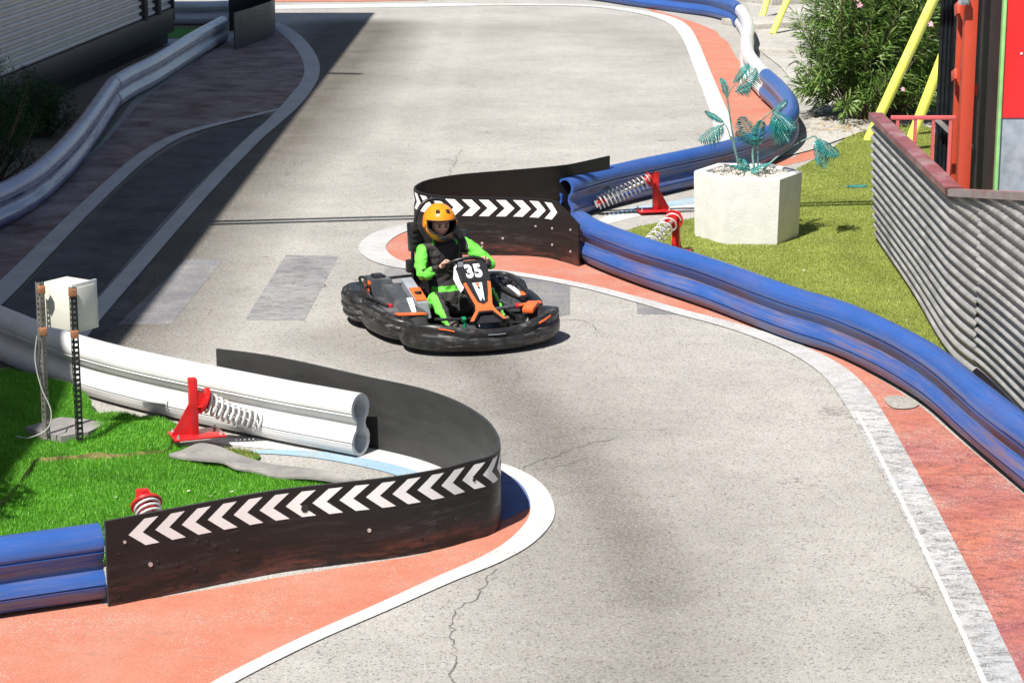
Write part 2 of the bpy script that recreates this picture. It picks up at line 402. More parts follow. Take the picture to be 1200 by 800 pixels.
# track: fine grid carrying rubber wear plus painted lane shade as an attribute
def seg_dist(Xs, Ys, pts):
    d = np.full(Xs.shape, 1e9)
    for (ax, ay), (bx, by) in zip(pts[:-1], pts[1:]):
        vx, vy = bx - ax, by - ay; t = np.clip(((Xs - ax) * vx + (Ys - ay) * vy) / (vx * vx + vy * vy + 1e-9), 0, 1)
        d = np.minimum(d, np.hypot(Xs - ax - t * vx, Ys - ay - t * vy))
    return d
x0, x1, y0, y1, st = -13, 13, 8, 56, .1
nx, ny = int((x1 - x0) / st) + 1, int((y1 - y0) / st) + 1
gx, gy = np.meshgrid(np.linspace(x0, x1, nx), np.linspace(y0, y1, ny))
def gp(l): return [(G(*p).x, G(*p).y) for p in l]
rub_shade = np.zeros(gx.shape)
def band(l, w_, amt):
    global rub_shade
    d = seg_dist(gx, gy, [(v.x, v.y) for v in cr([Vector((a, b, 0)) for a, b in gp(l)], 8)])
    rub_shade = np.maximum(rub_shade, amt * np.exp(-(d / w_) ** 2))
band([(560, 418), (605, 460), (645, 508), (696, 572), (738, 635), (762, 700)], .45, .74)
band([(738, 635), (762, 700), (778, 790), (785, 860)], .50, .55)
band([(560, 425), (620, 485), (668, 545), (705, 615), (725, 690), (740, 800)], .95, .48)
band([(420, 400), (520, 435), (580, 450)], .6, .45)
band([(520, 300), (560, 360), (600, 420)], .7, .22)
band([(300, 360), (380, 300), (440, 230), (500, 150), (560, 60)], 1.0, .10)
band([(560, 40), (640, 30), (720, 35), (800, 60)], 1.2, .25)
# left lane: dark asphalt, blackened further via the rubber mask to deepen its shade
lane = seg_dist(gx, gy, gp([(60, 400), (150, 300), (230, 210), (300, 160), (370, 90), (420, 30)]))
rub_shade = np.maximum(rub_shade, .97 * np.clip(1.5 - lane / 1.05, 0, 1) ** .8)
pale = np.exp(-(seg_dist(gx, gy, gp([(560, 5), (545, 40), (530, 80), (515, 130), (500, 190), (492, 215)])) / .16) ** 2)
me = bpy.data.meshes.new('track')
vs = np.stack([gx.ravel(), gy.ravel(), np.zeros(gx.size)], 1)
i = np.arange((nx - 1) * (ny - 1)); r_, c_ = i // (nx - 1), i % (nx - 1); a_ = r_ * nx + c_
me.from_pydata(vs.tolist(), [], np.stack([a_, a_ + 1, a_ + nx + 1, a_ + nx], 1).tolist())
for nm, ar in (('rubber', rub_shade), ('pale', pale)):
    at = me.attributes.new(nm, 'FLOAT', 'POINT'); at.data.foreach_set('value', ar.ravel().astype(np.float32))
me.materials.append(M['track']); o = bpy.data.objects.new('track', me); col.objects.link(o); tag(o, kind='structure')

# --- painted areas
Z1, Z2, Z3, Z4 = .003, .006, .009, .012
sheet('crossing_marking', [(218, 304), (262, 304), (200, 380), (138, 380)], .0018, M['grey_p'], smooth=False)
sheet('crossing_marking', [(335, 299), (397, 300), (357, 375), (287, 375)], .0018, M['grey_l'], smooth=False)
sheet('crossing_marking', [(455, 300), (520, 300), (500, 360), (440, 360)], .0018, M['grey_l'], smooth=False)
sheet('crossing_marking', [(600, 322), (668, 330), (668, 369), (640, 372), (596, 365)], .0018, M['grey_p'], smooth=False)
sheet('crossing_marking', [(745, 345), (800, 358), (815, 369), (747, 368)], .0018, M['grey_p'], smooth=False)
# right side red: island nose to bottom right corner
sheet('kerb_paint', [(440, 291), (452, 280), (480, 272), (520, 270), (600, 262), (670, 262), (700, 300), (745, 330), (830, 362),
                     (915, 396), (985, 420), (1065, 466), (1120, 512), (1200, 580), (1290, 660), (1290, 860), (1198, 860),
                     (1160, 760), (1125, 690), (1085, 610), (1050, 535), (1016, 470), (985, 437), (940, 412), (880, 390), (800, 366),
                     (740, 350), (680, 334), (620, 322), (560, 318), (490, 314), (455, 303)], Z1, M['red_pink'])
line('road_marking', [(520, 262, 0.235), (478, 267, 0.252), (450, 276, 0.277), (436, 291, 0.269), (452, 306, 0.252), (488, 314, 0.218), (540, 317, 0.168), (600, 321, 0.143),
                      (680, 335, 0.143), (740, 350, 0.151), (800, 367, 0.160), (860, 383, 0.176), (915, 402, 0.202), (960, 424, 0.235), (992, 450, 0.252), (1020, 492, 0.244), (1046, 540, 0.244), (1082, 608, 0.235), (1120, 684, 0.227), (1152, 752, 0.218), (1176, 805, 0.218), (1200, 870, 0.218)], Z3, M['white_worn'])
line('road_marking', [(1003, 483, .03), (1028, 530, .03), (1066, 608, .03), (1104, 690, .03), (1134, 757, .03), (1158, 812, .03)], Z4, M['white'])
sheet('kerb_paint', [(1036, 468), (1052, 465), (1068, 468), (1077, 475), (1066, 480), (1046, 479)], Z4, M['ground'])
# near-left red
sheet('kerb_paint', [(-60, 724), (60, 712), (120, 702), (130, 708), (250, 690), (330, 676), (430, 660), (500, 648), (550, 626), (584, 604), (575, 560), (600, 566), (622, 580),
                     (626, 598), (600, 634), (560, 660), (480, 694), (380, 737), (262, 796), (200, 850), (-60, 860)], Z1, M['red'])
sheet('kerb_paint', [(560, 546), (590, 552), (612, 566), (628, 582), (626, 592), (584, 612), (560, 612)], Z2, M['navy_p'])  # blue patch, its outline drawn along the board's cast shadow
line('road_marking', [(560, 541, 0.106), (590, 549, 0.119), (618, 564, 0.132), (633, 584, 0.145), (634, 608, 0.158), (612, 634, 0.158), (576, 656, 0.145), (520, 680, 0.125), (440, 716, 0.112),
                      (360, 751, 0.106), (270, 796, 0.106), (200, 838, 0.106)], Z3, M['white'])
# inside the near-left island: old white and blue stripe
line('road_marking', [(244, 516, .10), (300, 519, .22), (360, 523, .28), (420, 531, .28), (480, 543, .26), (530, 560, .24), (570, 590, .2)], Z1, M['white'])
line('road_marking', [(268, 531, .02), (320, 530, .10), (370, 533, .15), (420, 541, .16), (470, 553, .16), (520, 572, .16)], Z2, M['blue_p'])
line('road_marking', [(-20, 441, .25), (20, 440, .25), (45, 447, .2), (75, 462, .1)], Z2, M['navy_p'])
# far right loop
sheet('kerb_paint', [(757, 10), (800, 22), (835, 35), (845, 44), (853, 50), (862, 66), (876, 84), (892, 100), (908, 118), (925, 150), (925, 170), (880, 186), (850, 180),
                     (850, 150), (838, 100), (820, 55), (803, 32)], Z1, M['red'])
line('road_marking', [(560, 6, .3), (640, 6, .32), (700, 8, .32), (740, 13, .34), (775, 20, .34), (797, 31, .3), (810, 50, .25), (822, 80, .24), (836, 115, .24), (846, 142, .25), (848, 170, .26), (836, 190, .25)], Z3, M['white'])
sheet('kerb_paint', [(890, 190), (925, 186), (948, 176), (974, 172), (972, 180), (930, 192), (885, 200)], Z1, M['red'])
line('road_marking', [(320, 9, .8), (420, 7.5, .8), (500, 6.5, .7), (560, 6, .4)], Z2, M['white'])
line('road_marking', [(320, 1.6, .5), (420, 1, .5), (500, 0, .4)], Z3, M['red'])
# strip on the inside of the far island
line('road_marking', [(690, 268, .05), (740, 250, .35), (800, 241, .4), (850, 232, .35)], Z1, M['white'])
line('road_marking', [(715, 252, .1), (760, 243, .2), (810, 236, .25), (860, 228, .2)], Z2, M['blue_p'])
# shaded left lane
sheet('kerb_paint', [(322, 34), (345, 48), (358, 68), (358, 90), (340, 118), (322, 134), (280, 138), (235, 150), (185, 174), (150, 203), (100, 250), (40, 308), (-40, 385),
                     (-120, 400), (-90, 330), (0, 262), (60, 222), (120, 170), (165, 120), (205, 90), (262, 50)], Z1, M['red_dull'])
sheet('lane_shade', [(322, 140), (285, 146), (240, 156), (190, 180), (150, 212), (100, 262), (30, 335), (-30, 395), (120, 395), (180, 300), (255, 208), (300, 160)], .0018, M['dark_as'])  # dark asphalt sheet, its colour deepening the building's shade between the lines
line('road_marking', [(318, 28, .28), (334, 36, .30), (352, 52, .28), (364, 72, .26), (364, 92, .24), (346, 118, .26), (322, 142, .22), (296, 165, .2), (250, 212, .19), (205, 262, .18), (160, 313, .18), (110, 370, .18), (70, 420, .18)], Z3, M['white'])
line('road_marking', [(330, 128, .10), (290, 138, .12), (240, 150, .16), (200, 164, .18), (160, 190, .19), (100, 245, .20), (50, 295, .22), (0, 345, .24), (-60, 400, .24)], Z4, M['white'])
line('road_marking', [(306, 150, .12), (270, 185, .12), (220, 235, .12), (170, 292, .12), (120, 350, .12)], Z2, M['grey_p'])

def crack(pts, w_=.008, jit=.02, seed=0):
    rr = random.Random(seed); g0 = [G(*p) for p in pts]; g0 = resample(cr(g0, 6), .05)
    g0 = [p + Vector((rr.gauss(0, jit), rr.gauss(0, jit), 0)) for p in g0]; nn = nrm2(g0); vs = []
    for p, m in zip(g0, nn):
        h = w_ * rr.uniform(.15, 1.); vs += [(p.x + m.x * h, p.y + m.y * h, .0015), (p.x - m.x * h, p.y - m.y * h, .0015)]
    b = MB(); b.add(vs, [(2 * i_, 2 * i_ + 2, 2 * i_ + 3, 2 * i_ + 1) for i_ in range(len(g0) - 1)]); o = b.build('track_crack', M['crack'], None, 0); tag(o, kind='structure')
M['crack'] = simple('crack_filler', (.12, .11, .10), .95, var=.3)
crack([(578, 668), (560, 698), (538, 712), (527, 738), (533, 770), (530, 830)], .007, .016, 1)
crack([(608, 548), (650, 534), (690, 521), (722, 512)], .007, .014, 2)
crack([(622, 552), (660, 545), (690, 536)], .004, .014, 3)
crack([(300, 520), (350, 508)], .004, .01, 4)
crack([(655, 372), (690, 378), (700, 388)], .004, .02, 5)
crack([(362, 318), (352, 330), (345, 342), (352, 352)], .012, .03, 6)
crack([(372, 330), (380, 338)], .014, .03, 7)
crack([(618, 335), (640, 341), (665, 340)], .008, .03, 8)
crack([(540, 176), (520, 220), (505, 260)], .006, .02, 9)

# ------------------------------------------------------------------ plastic rails
def rail_profile(H=.44, W=.105):
    """closed 8-shaped outline: list of (n, z, scuff)  n>0 is the track face"""
    pts = []
    zt, zb, r = H - W, W, W
    half = []
    for k in range(0, 9):                                    # lower bulge, from bottom up on the face
        a = -math.pi / 2 + k * math.pi / 10
        half.append((math.cos(a) * r, zb + math.sin(a) * r * 1.0))
    half += [(.060, H * .455), (.052, H * .50), (.056, H * .545)]
    for k in range(8, -1, -1):
        a = math.pi / 2 - k * math.pi / 10
        half.append((math.cos(a) * r, zt + math.sin(a) * r))
    half = [(n, z) for n, z in half]
    # moulded grooves: a fine step on each bulge
    res = []
    for n, z in half:
        res.append((n, z))
    outp = [(n, z) for n, z in res] + [(-n, z) for n, z in res[::-1][1:-1]]
    return outp
def groove(prof, H):
    o = []
    k = len(prof)
    for i_ in range(k):
        a, b = prof[i_], prof[(i_ + 1) % k]; o.append(a)
        for zz in (H * .70, H * .24):
            sg = 1 if a[0] > 0 else -1
            if a[0] * b[0] > 0 and min(a[1], b[1]) < zz <= max(a[1], b[1]):
                t = (zz - a[1]) / (b[1] - a[1]); n = a[0] + (b[0] - a[0]) * t
                s_ = 1 if b[1] > a[1] else -1
                o += [(n, zz - .007 * s_), (n - .010 * sg, zz - .003 * s_), (n - .007 * sg, zz + .004 * s_), (n + .001 * sg, zz + .009 * s_)]
    return o
def rail(name, path, mat, label, side=1, H=.44, hollow=True, holes=(), scuff_lo=1., twist=None, group=None, dents=0.):
    """path: base-centre points; side=+1 if the track lies on the left-hand normal"""
    c = resample(cr([Vector((p.x, p.y, 0)) for p in path], 10), .08); nn = nrm2(c)
    pr = groove(rail_profile(H), H); k = len(pr); vs, uv, att = [], [], []
    per = [0]
    for i_ in range(1, k): per.append(per[-1] + math.hypot(pr[i_][0] - pr[i_ - 1][0], pr[i_][1] - pr[i_ - 1][1]))
    s = 0; n = len(c)
    for i_ in range(n):
        if i_: s += (c[i_] - c[i_ - 1]).length
        wob = dents * (math.sin(s * 1.9) * .5 + math.sin(s * 4.3 + 1) * .3)
        for j, (a, z) in enumerate(pr):
            kk = .5 + .5 * math.cos((z / H - .5) * 2 * math.pi)
            vs.append(c[i_] + nn[i_] * side * (a + wob * kk * .06) + Vector((0, 0, z + .006 + .004 * math.sin(s * 1.3)))); uv.append((s, per[j]))
            zr = z / H
            att.append((1.0 if (.46 < zr < .68 or zr < .22) else (.35 if zr < .46 else .10)) * (1 if a > -.02 else .2) * scuff_lo)
    fs = [(i_ * k + j, i_ * k + (j + 1) % k, (i_ + 1) * k + (j + 1) % k, (i_ + 1) * k + j) for i_ in range(n - 1) for j in range(k)]
    mb = MB(); mb.add(vs, fs, 0, uv, att)
    # open ends: show the wall thickness and the hollow inside
    for e, d in ((0, 1), (n - 1, -1)):
        inner = []
        cen = []
        for j, (a, z) in enumerate(pr):
            zc = H * .76 if z > H * .5 else H * .24
            zi = z + (-.018 if z > zc else .018) * min(1, abs(z - zc) / (H * .2)); ai = a * .72
            inner.append(c[e] + nn[e] * side * ai + Vector((0, 0, zi + .006)))
        q = e + d * 2
        deep = [v + (c[q] - c[e]) for v in inner]
        base = [vs[e * k + j] for j in range(k)]
        mb.add(base + inner + deep, [(j, (j + 1) % k, k + (j + 1) % k, k + j) for j in range(k)] +
               [(k + j, k + (j + 1) % k, 2 * k + (j + 1) % k, 2 * k + j) for j in range(k)] + [tuple(2 * k + i_ for i_ in t_) for t_ in tessellate_polygon([[Vector((a, z, 0)) for a, z in pr]])], 0,
               [(0, 0)] * (3 * k), [.0] * (3 * k))
    o = mb.build(name, mat, None, 50, fixn=False)
    tag(o, label, 'barrier', group)
    return o, c, nn
GR = 'moulded plastic rails along the kart track'
def off(pxs, d):
    g = [G(*p) for p in pxs]; n = nrm2(cr(g, 1)); return [p + m * d for p, m in zip(g, n)]
# front blue rail, right
rd, rdc, rdn = rail('barrier_rail', off([(668, 301), (690, 315), (745, 337), (830, 366), (915, 399), (982, 422), (1065, 468), (1120, 514), (1200, 583), (1290, 664)], -.10),
    M['rail_blue'], 'long scuffed blue plastic rail curving past the turf to the right edge', 1, dents=.45, group=GR)
# white near rail
rb, rbc, rbn = rail('barrier_rail', off([(-160, 340), (-70, 384), (0, 414), (100, 455), (200, 483), (327, 511), (400, 525), (432, 531)], .09),
    M['rail_white'], 'clean white plastic rail with open end behind the electric box posts', -1, dents=.2, group=GR)
hp_ = A(262, 463, 15.98); kq = min(range(len(rbc)), key=lambda i_: abs(rbc[i_].x - hp_.x)); nq = rbn[kq]
hb_ = MB(); pc_ = Vector((rbc[kq].x, rbc[kq].y, .272)) + nq * .074
hb_.disc(pc_, nq, .047, .012, 24); hb_.disc(pc_ + nq * .002, nq, .040, .012, 24, 1); hb_.build('bolt_hole', [M['greysteel'], M['dark_cladding']], rb, 40)
# near blue, left
rc_, rcc, rcn = rail('barrier_rail', off([(-90, 746), (0, 731), (60, 722), (128, 712)], -.15),
    M['rail_blue'], 'short blue plastic rail at the lower left joined to the chevron board', 1, dents=.2, group=GR)
# far blue 2 (joined by its own sections)
top = [(662, 212), (700, 201), (745, 190.5), (785, 182), (822, 174), (862, 164), (893, 153), (915, 142), (927, 128), (925, 112), (913, 96), (898, 83)]
re_, rec, ren = rail('barrier_rail', [G(x, y, .42) for x, y in top], M['rail_blue'],
    'blue plastic rail with open end, hooking around behind the potted palm', 1, dents=.2, group=GR)
top2 = [(897, 82), (886, 71), (877, 58), (875, 43), (877, 28), (874, 16), (868, 7)]
rf, rfc, rfn = rail('barrier_rail', [G(x, y, .42) for x, y in top2], M['rail_white'],
    'white rail section in an s-bend between two blue ones, upper right', 1, group=GR)
top3 = [(866, 6), (858, 1), (835, -5), (805, -9), (748, -16), (705, -22), (650, -28), (580, -30)]
rg, rgc, rgn = rail('barrier_rail', [G(x, y, .42) for x, y in top3], M['rail_blue'],
    'farthest blue plastic rail along the top edge of the track', 1, group=GR, scuff_lo=.5)
# shaded rails at left
ra, rac, ran = rail('barrier_rail', off([(-120, 330), (-60, 305), (0, 272), (30, 256), (60, 235), (90, 205), (112, 175), (128, 150), (142, 128)], -.1),
    M['rail_violet'], 'violet blue plastic rail in shade, bending past the dark conifer', 1, group=GR)
ra2, _, _ = rail('barrier_rail', off([(143, 127), (160, 116), (185, 102), (215, 82), (245, 63), (268, 49)], -.1),
    M['rail_pale'], 'pale grimy white rail in shade, below the corrugated building', 1, group=GR)
rh, _, _ = rail('barrier_rail', [G(150, 28), G(200, 30), G(240, 30), G(268, 29)], M['rail_pale'],
    'straight pale blue rail in shade right behind the corrugated building corner', 1, group=GR)

# ------------------------------------------------------------------ rubber boards
def board(name, topline, Hh, label, chev=None, htab=None, mats=None, th=.018, holes=(), bolts=(), faceside=1):
    raw = resample(cr([G(x, y, Hh) for x, y in topline], 10), .03)
    nn = nrm2(raw); n = len(raw); S = [0]
    for i_ in range(1, n): S.append(S[-1] + (raw[i_] - raw[i_ - 1]).length)
    def ht(s): return htab(s, S[-1]) if htab else Hh
    mb = MB(); vs, uv = [], []
    K = 7
    ring = []
    for i_ in range(n):
        p, m = raw[i_], nn[i_] * faceside; h = ht(S[i_])
        wob = .006 * math.sin(S[i_] * 3.1)
        outer = [(p + m * (th / 2 + wob * (j / (K - 1))), h * j / (K - 1)) for j in range(K)]
        inner = [(p - m * (th / 2 - wob * (j / (K - 1))), h * j / (K - 1)) for j in range(K)][::-1]
        for q, z in outer + inner: vs.append(Vector((q.x, q.y, z + .004))); uv.append((S[i_] + .001, z + .001))
    k = 2 * K; fs, mi = [], []
    for i_ in range(n - 1):
        for j in range(k):
            fs.append((i_ * k + j, i_ * k + (j + 1) % k, (i_ + 1) * k + (j + 1) % k, (i_ + 1) * k + j)); mi.append(0 if j < K - 1 else 1)
    fs += [tuple(range(k)), tuple((n - 1) * k + j for j in range(k))]; mi += [1, 1]
    mb.add(vs, fs, 0, uv); mb.mi = mi
    def at(s, z, d=0.):
        s = max(0, min(S[-1] - 1e-4, s)); i_ = min(n - 2, int(s / (S[-1] / (n - 1)))); t = (s - S[i_]) / (S[i_ + 1] - S[i_])
        p = raw[i_].lerp(raw[i_ + 1], t); m = (nn[i_].lerp(nn[i_ + 1], t)).normalized() * faceside
        return Vector((p.x, p.y, 0)) + m * (th / 2 + d + .006 * math.sin(s * 3.1) * z / Hh) + Vector((0, 0, z + .004))
    if chev:
        for (s0, dirn, wd, ln, zb, zt, pitch, cnt) in chev:
            for q in range(cnt):
                a = s0 + q * pitch; zm = (zb + zt) / 2
                nseg = 6
                for half in (0, 1):
                    z_0, z_1 = (zb, zm) if half == 0 else (zm, zt)
                    pts = []
                    for g_ in range(nseg + 1):
                        t = g_ / nseg; z = z_0 + (z_1 - z_0) * t
                        tipo = t if half == 0 else 1 - t
                        a0 = a + dirn * ln * tipo
                        row = [at(a0 + wd * e / 4, z, .0025) for e in range(5)]
                        pts += row
                    mb.add(pts, [(g_ * 5 + e, g_ * 5 + e + 1, (g_ + 1) * 5 + e + 1, (g_ + 1) * 5 + e) for g_ in range(nseg) for e in range(4)], 2, [(1, 1)] * len(pts))
    o = mb.build(name, mats or [M['board'], M['board_in'], M['chev']], None, 40, fixn=False)
    tag(o, label, 'barrier board', 'bent black boards rounding the barrier ends')
    # bolts / holes
    for kind_, s_, z_, r_ in bolts:
        b = MB(); c0 = at(s_, z_, .002); ax = (at(s_, z_, .1) - at(s_, z_, 0)).normalized()
        b.disc(c0, ax, r_, .008, 10)
        b.build('bolt', M['steel'] if kind_ == 'b' else M['blackcable'], o, 30)
    return o, at, S[-1]

near_top = [(254, 409), (300, 415), (350, 424), (430, 441.5), (490, 454.5), (534, 470.5), (566, 490), (581, 507), (585.5, 519), (583, 528), (572, 535.5), (550, 541), (514, 550), (458, 559),
            (400, 565.5), (315, 576), (191, 598.5), (122.5, 611)]
L_test = resample(cr([G(x, y, .5) for x, y in near_top], 10), .03)
Lnb = sum((L_test[i + 1] - L_test[i]).length for i in range(len(L_test) - 1))
def hn(s, L):
    return .5
near_bolts = [('b', Lnb - .11, .42 - .06, .009), ('b', Lnb - .26, .20, .013), ('h', Lnb - .42, .17, .010), ('h', Lnb - .30, .21, .007), ('h', Lnb - .55, .29, .010), ('h', Lnb - .61, .27, .010),
              ('h', Lnb - .66, .235, .012), ('h', Lnb - .80, .18, .008), ('h', Lnb - .53, .12, .009), ('h', Lnb - 1.23, .37, .024), ('h', Lnb - .07, .30, .006), ('h', Lnb - .06, .05, .006),
              ('h', Lnb - 2.05, .17, .010), ('h', Lnb - 1.95, .10, .010), ('h', Lnb - 2.2, .16, .010), ('b', Lnb - 1.62, .19, .012), ('h', Lnb - 2.35, .38, .012)]
b1, at1, L1 = board('corner_board', near_top, .5, 'black bent board with a row of white chevrons, nearest the camera at lower left',
    chev=[(Lnb - .32, 1, .085, .10, .27 + .05, .455 + .02, -.163, 20)], htab=hn, bolts=near_bolts, faceside=-1)

far_top = [(714, 183), (690, 188.5), (665, 193.5), (630, 197), (600, 199.5), (546, 204), (515, 208.5), (497, 213), (486.5, 219.5), (489, 224), (500, 227.5), (524, 230.5), (567, 231.5), (611, 232), (640, 234), (660, 238), (679, 243)]
def hf(s, L):
    d = L - s
    return .57 if d > .36 else .40 + .17 * (d / .36)
Lt = resample(cr([G(x, y, .57) for x, y in far_top], 10), .03); Lfb = sum((Lt[i + 1] - Lt[i]).length for i in range(len(Lt) - 1))
FS = 1
b2, at2, L2 = board('corner_board', far_top, .57, 'black bent board with white chevrons behind the orange helmet',
    chev=[(Lfb - .52, 1, .095, .085, .385, .545, -.165, 17)], htab=hf, mats=[M['board'], M['board'], M['chev']],
    bolts=[('b', Lfb - .13, .33, .012), ('b', Lfb - .13, .12, .012), ('b', Lfb - .42, .3, .012), ('b', Lfb - .42, .14, .012), ('b', Lfb - .62, .3, .010), ('b', Lfb - .95, .17, .012),
           ('b', Lfb - 1.15, .12, .013), ('b', Lfb - 1.15, .085, .010)], faceside=FS)
far3 = [(268, 8), (290, 5), (312, 1), (320, -2), (318, 4), (300, 8), (272, 13)]
b3, _, _ = board('corner_board', [(268, -3), (290, -6), (310, -9), (320, -5), (319, 1), (300, 8), (274, 16)], .62, 'dark plain board in the shade at the end of the left lane, top of picture', mats=[M['board_in'], M['board_in'], M['chev']], faceside=-1)
# board heights near-chevron fix handled in the call above

# ------------------------------------------------------------------ artificial turf
def inside(px_, py_, poly):
    c = np.zeros(px_.shape, bool); n = len(poly)
    for i_ in range(n):
        ax, ay = poly[i_]; bx, by = poly[(i_ + 1) % n]
        if ay == by: continue
        t = ((ay > py_) != (by > py_)) & (px_ < (bx - ax) * (py_ - ay) / (by - ay) + ax); c ^= t
    return c
def blades(name, poly, zf, count, h, wd, mat, parent):
    P2 = np.array(poly); lo, hi = P2.min(0), P2.max(0)
    q = rng.uniform(lo, hi, (int(count), 2)); q = q[inside(q[:, 0], q[:, 1], poly)]
    n = len(q); a = rng.uniform(0, math.pi * 2, n); hh = h * rng.uniform(.55, 1.25, n)
    z = zf(q[:, 0], q[:, 1])
    comb = .45 * np.sin(q[:, 0] * 5 + q[:, 1] * 3) + rng.normal(0, .35, n)
    lx = (comb * .6) * hh; ly = rng.normal(-.25, .4, n) * hh
    c, s = np.cos(a) * wd / 2, np.sin(a) * wd / 2
    v = np.empty((n, 3, 3), np.float32)
    v[:, 0] = np.stack([q[:, 0] - c, q[:, 1] - s, z - .003], 1); v[:, 1] = np.stack([q[:, 0] + c, q[:, 1] + s, z - .003], 1)
    v[:, 2] = np.stack([q[:, 0] + lx, q[:, 1] + ly, z + hh], 1)
    me = bpy.data.meshes.new(name); me.vertices.add(3 * n); me.vertices.foreach_set('co', v.ravel())
    me.loops.add(3 * n); me.loops.foreach_set('vertex_index', np.arange(3 * n, dtype=np.int32))
    me.polygons.add(n); me.polygons.foreach_set('loop_start', np.arange(0, 3 * n, 3, dtype=np.int32)); me.polygons.foreach_set('loop_total', np.full(n, 3, np.int32))
    me.update(calc_edges=True); me.materials.append(mat)
    o = bpy.data.objects.new(name, me); col.objects.link(o); o.parent = parent; return o
def turf(name, pxs, zf, th, mat, bmat, label, dens, h, wd, step=.06, smooth=True, backing=None):
    g = [G(*p) for p in pxs]
    if smooth: g = cr(g, 5, True)
    # slightly ragged cut edge
    g = [Vector((p.x + random.uniform(-.006, .006), p.y + random.uniform(-.008, .008), 0)) for p in g]
    poly = [(p.x, p.y) for p in g]
    bm = bmesh.new()
    P2 = np.array(poly); lo, hi = P2.min(0), P2.max(0)
    # grid clipped to the outline
    xs = np.arange(lo[0], hi[0] + step, step); ys = np.arange(lo[1], hi[1] + step, step)
    vs = [bm.verts.new((p[0], p[1], 0)) for p in poly]
    f = bm.faces.new(vs)
    for x in xs[1:-1]:
        bmesh.ops.bisect_plane(bm, geom=bm.verts[:] + bm.edges[:] + bm.faces[:], plane_co=(x, 0, 0), plane_no=(1, 0, 0))
    for y in ys[1:-1]:
        bmesh.ops.bisect_plane(bm, geom=bm.verts[:] + bm.edges[:] + bm.faces[:], plane_co=(0, y, 0), plane_no=(0, 1, 0))
    bmesh.ops.triangulate(bm, faces=bm.faces[:])
    for v in bm.verts: v.co.z = float(zf(np.array([v.co.x]), np.array([v.co.y]))[0])
    bm.normal_update()
    if sum(f.normal.z for f in bm.faces) < 0: bmesh.ops.reverse_faces(bm, faces=bm.faces[:])
    ed = [e for e in bm.edges if len(e.link_faces) == 1]
    r = bmesh.ops.extrude_edge_only(bm, edges=ed)
    for v in r['geom']:
        if isinstance(v, bmesh.types.BMVert): v.co.z -= th
        if isinstance(v, bmesh.types.BMFace): v.material_index = 1
    me = bpy.data.meshes.new(name); bm.to_mesh(me); bm.free(); me.materials.append(mat); me.materials.append(backing or mat)
    o = bpy.data.objects.new(name, me); col.objects.link(o)
    tag(o, label, 'artificial turf')
    area = (hi[0] - lo[0]) * (hi[1] - lo[1])
    bl = blades('grass_blades', poly, zf, area * dens, h, wd, bmat, o); bl['kind'] = 'stuff'
    return o
# lower-left turf: a lower sheet, an upper overlapping layer with a raised lip and a mound at the back
def z_low(x, y):
    return .030 + .010 * np.sin(x * 4.1 + 1) * np.sin(y * 3.3) + .006 * np.sin(x * 11 + y * 7)
gm = G(20, 470); gl = G(50, 540)
def z_up(x, y):
    m = .085 * np.exp(-(((x - gm.x) / .75) ** 2 + ((y - gm.y) / .42) ** 2))
    m += .05 * np.exp(-(((x + 2.75) / .25) ** 2 + ((y - 15.55) / .10) ** 2))
    return .060 + m + .014 * np.sin(x * 6 + y * 2) * np.sin(y * 5 + 1) + .008 * np.sin(x * 15) * np.sin(y * 13 + x * 4)
turf('turf_sheet', [(-130, 560), (-40, 540), (60, 520), (200, 525), (262, 548), (330, 562), (400, 572), (420, 585), (300, 600), (190, 622), (120, 640), (120, 665), (0, 690), (-130, 720)],
     z_low, .03, M['turf'], M['blade'], 'bright green artificial turf behind the lower left chevron board', 20000, .026, .0055)
turf('turf_sheet', [(-130, 470), (-60, 452), (0, 448), (26, 449), (58, 462), (90, 474), (105, 482), (112, 492), (143, 494), (180, 500), (208, 508), (215, 514), (206, 520), (200, 529), (192, 536),
                    (150, 541), (100, 542), (60, 546), (44, 546), (30, 565), (0, 600), (-60, 620), (-130, 640)],
     z_up, .055, M['turf'], M['blade'], 'lumpy overlapping green turf layer round the feet of the electric box', 22000, .027, .0055, backing=M['turfback'])
turf('turf_sheet', [(262, 529), (285, 531), (304, 536), (298, 541), (272, 536)], lambda x, y: .02 + 0 * x, .02, M['turf'], M['blade_o'], 'small scrap of green turf next to the grey rubber mat', 20000, .03, .006)
# concrete pad
def zpad(x, y): return 0 * x
mb = MB(); mb.prism([(p.x, p.y) for p in [G(30, 517), (G(72, 505)), G(105, 508), G(126, 512), G(104, 523), G(72, 528), G(50, 523)]], .05, .105)
tag(mb.build('concrete_pad', M['mat_scrap'], None, 30), 'small grey concrete pad under the box posts in the turf', 'concrete pad')
# olive turf to the right
def z_ol(x, y): return .022 + .006 * np.sin(x * 2.3) * np.sin(y * 1.9)
turf('turf_sheet', [(700, 292), (742, 270), (775, 263), (815, 257), (860, 240), (905, 215), (940, 197), (965, 183), (985, 168), (1005, 158), (1040, 150), (1090, 152), (1100, 200), (1085, 300), (1120, 380), (1140, 440),
                   (1150, 480), (1112, 470), (1040, 420), (960, 375), (860, 340), (760, 312)],
     z_ol, .02, M['turf_o'], M['blade_o'], 'olive green artificial turf under the white planter', 5200, .015, .009, step=.2)

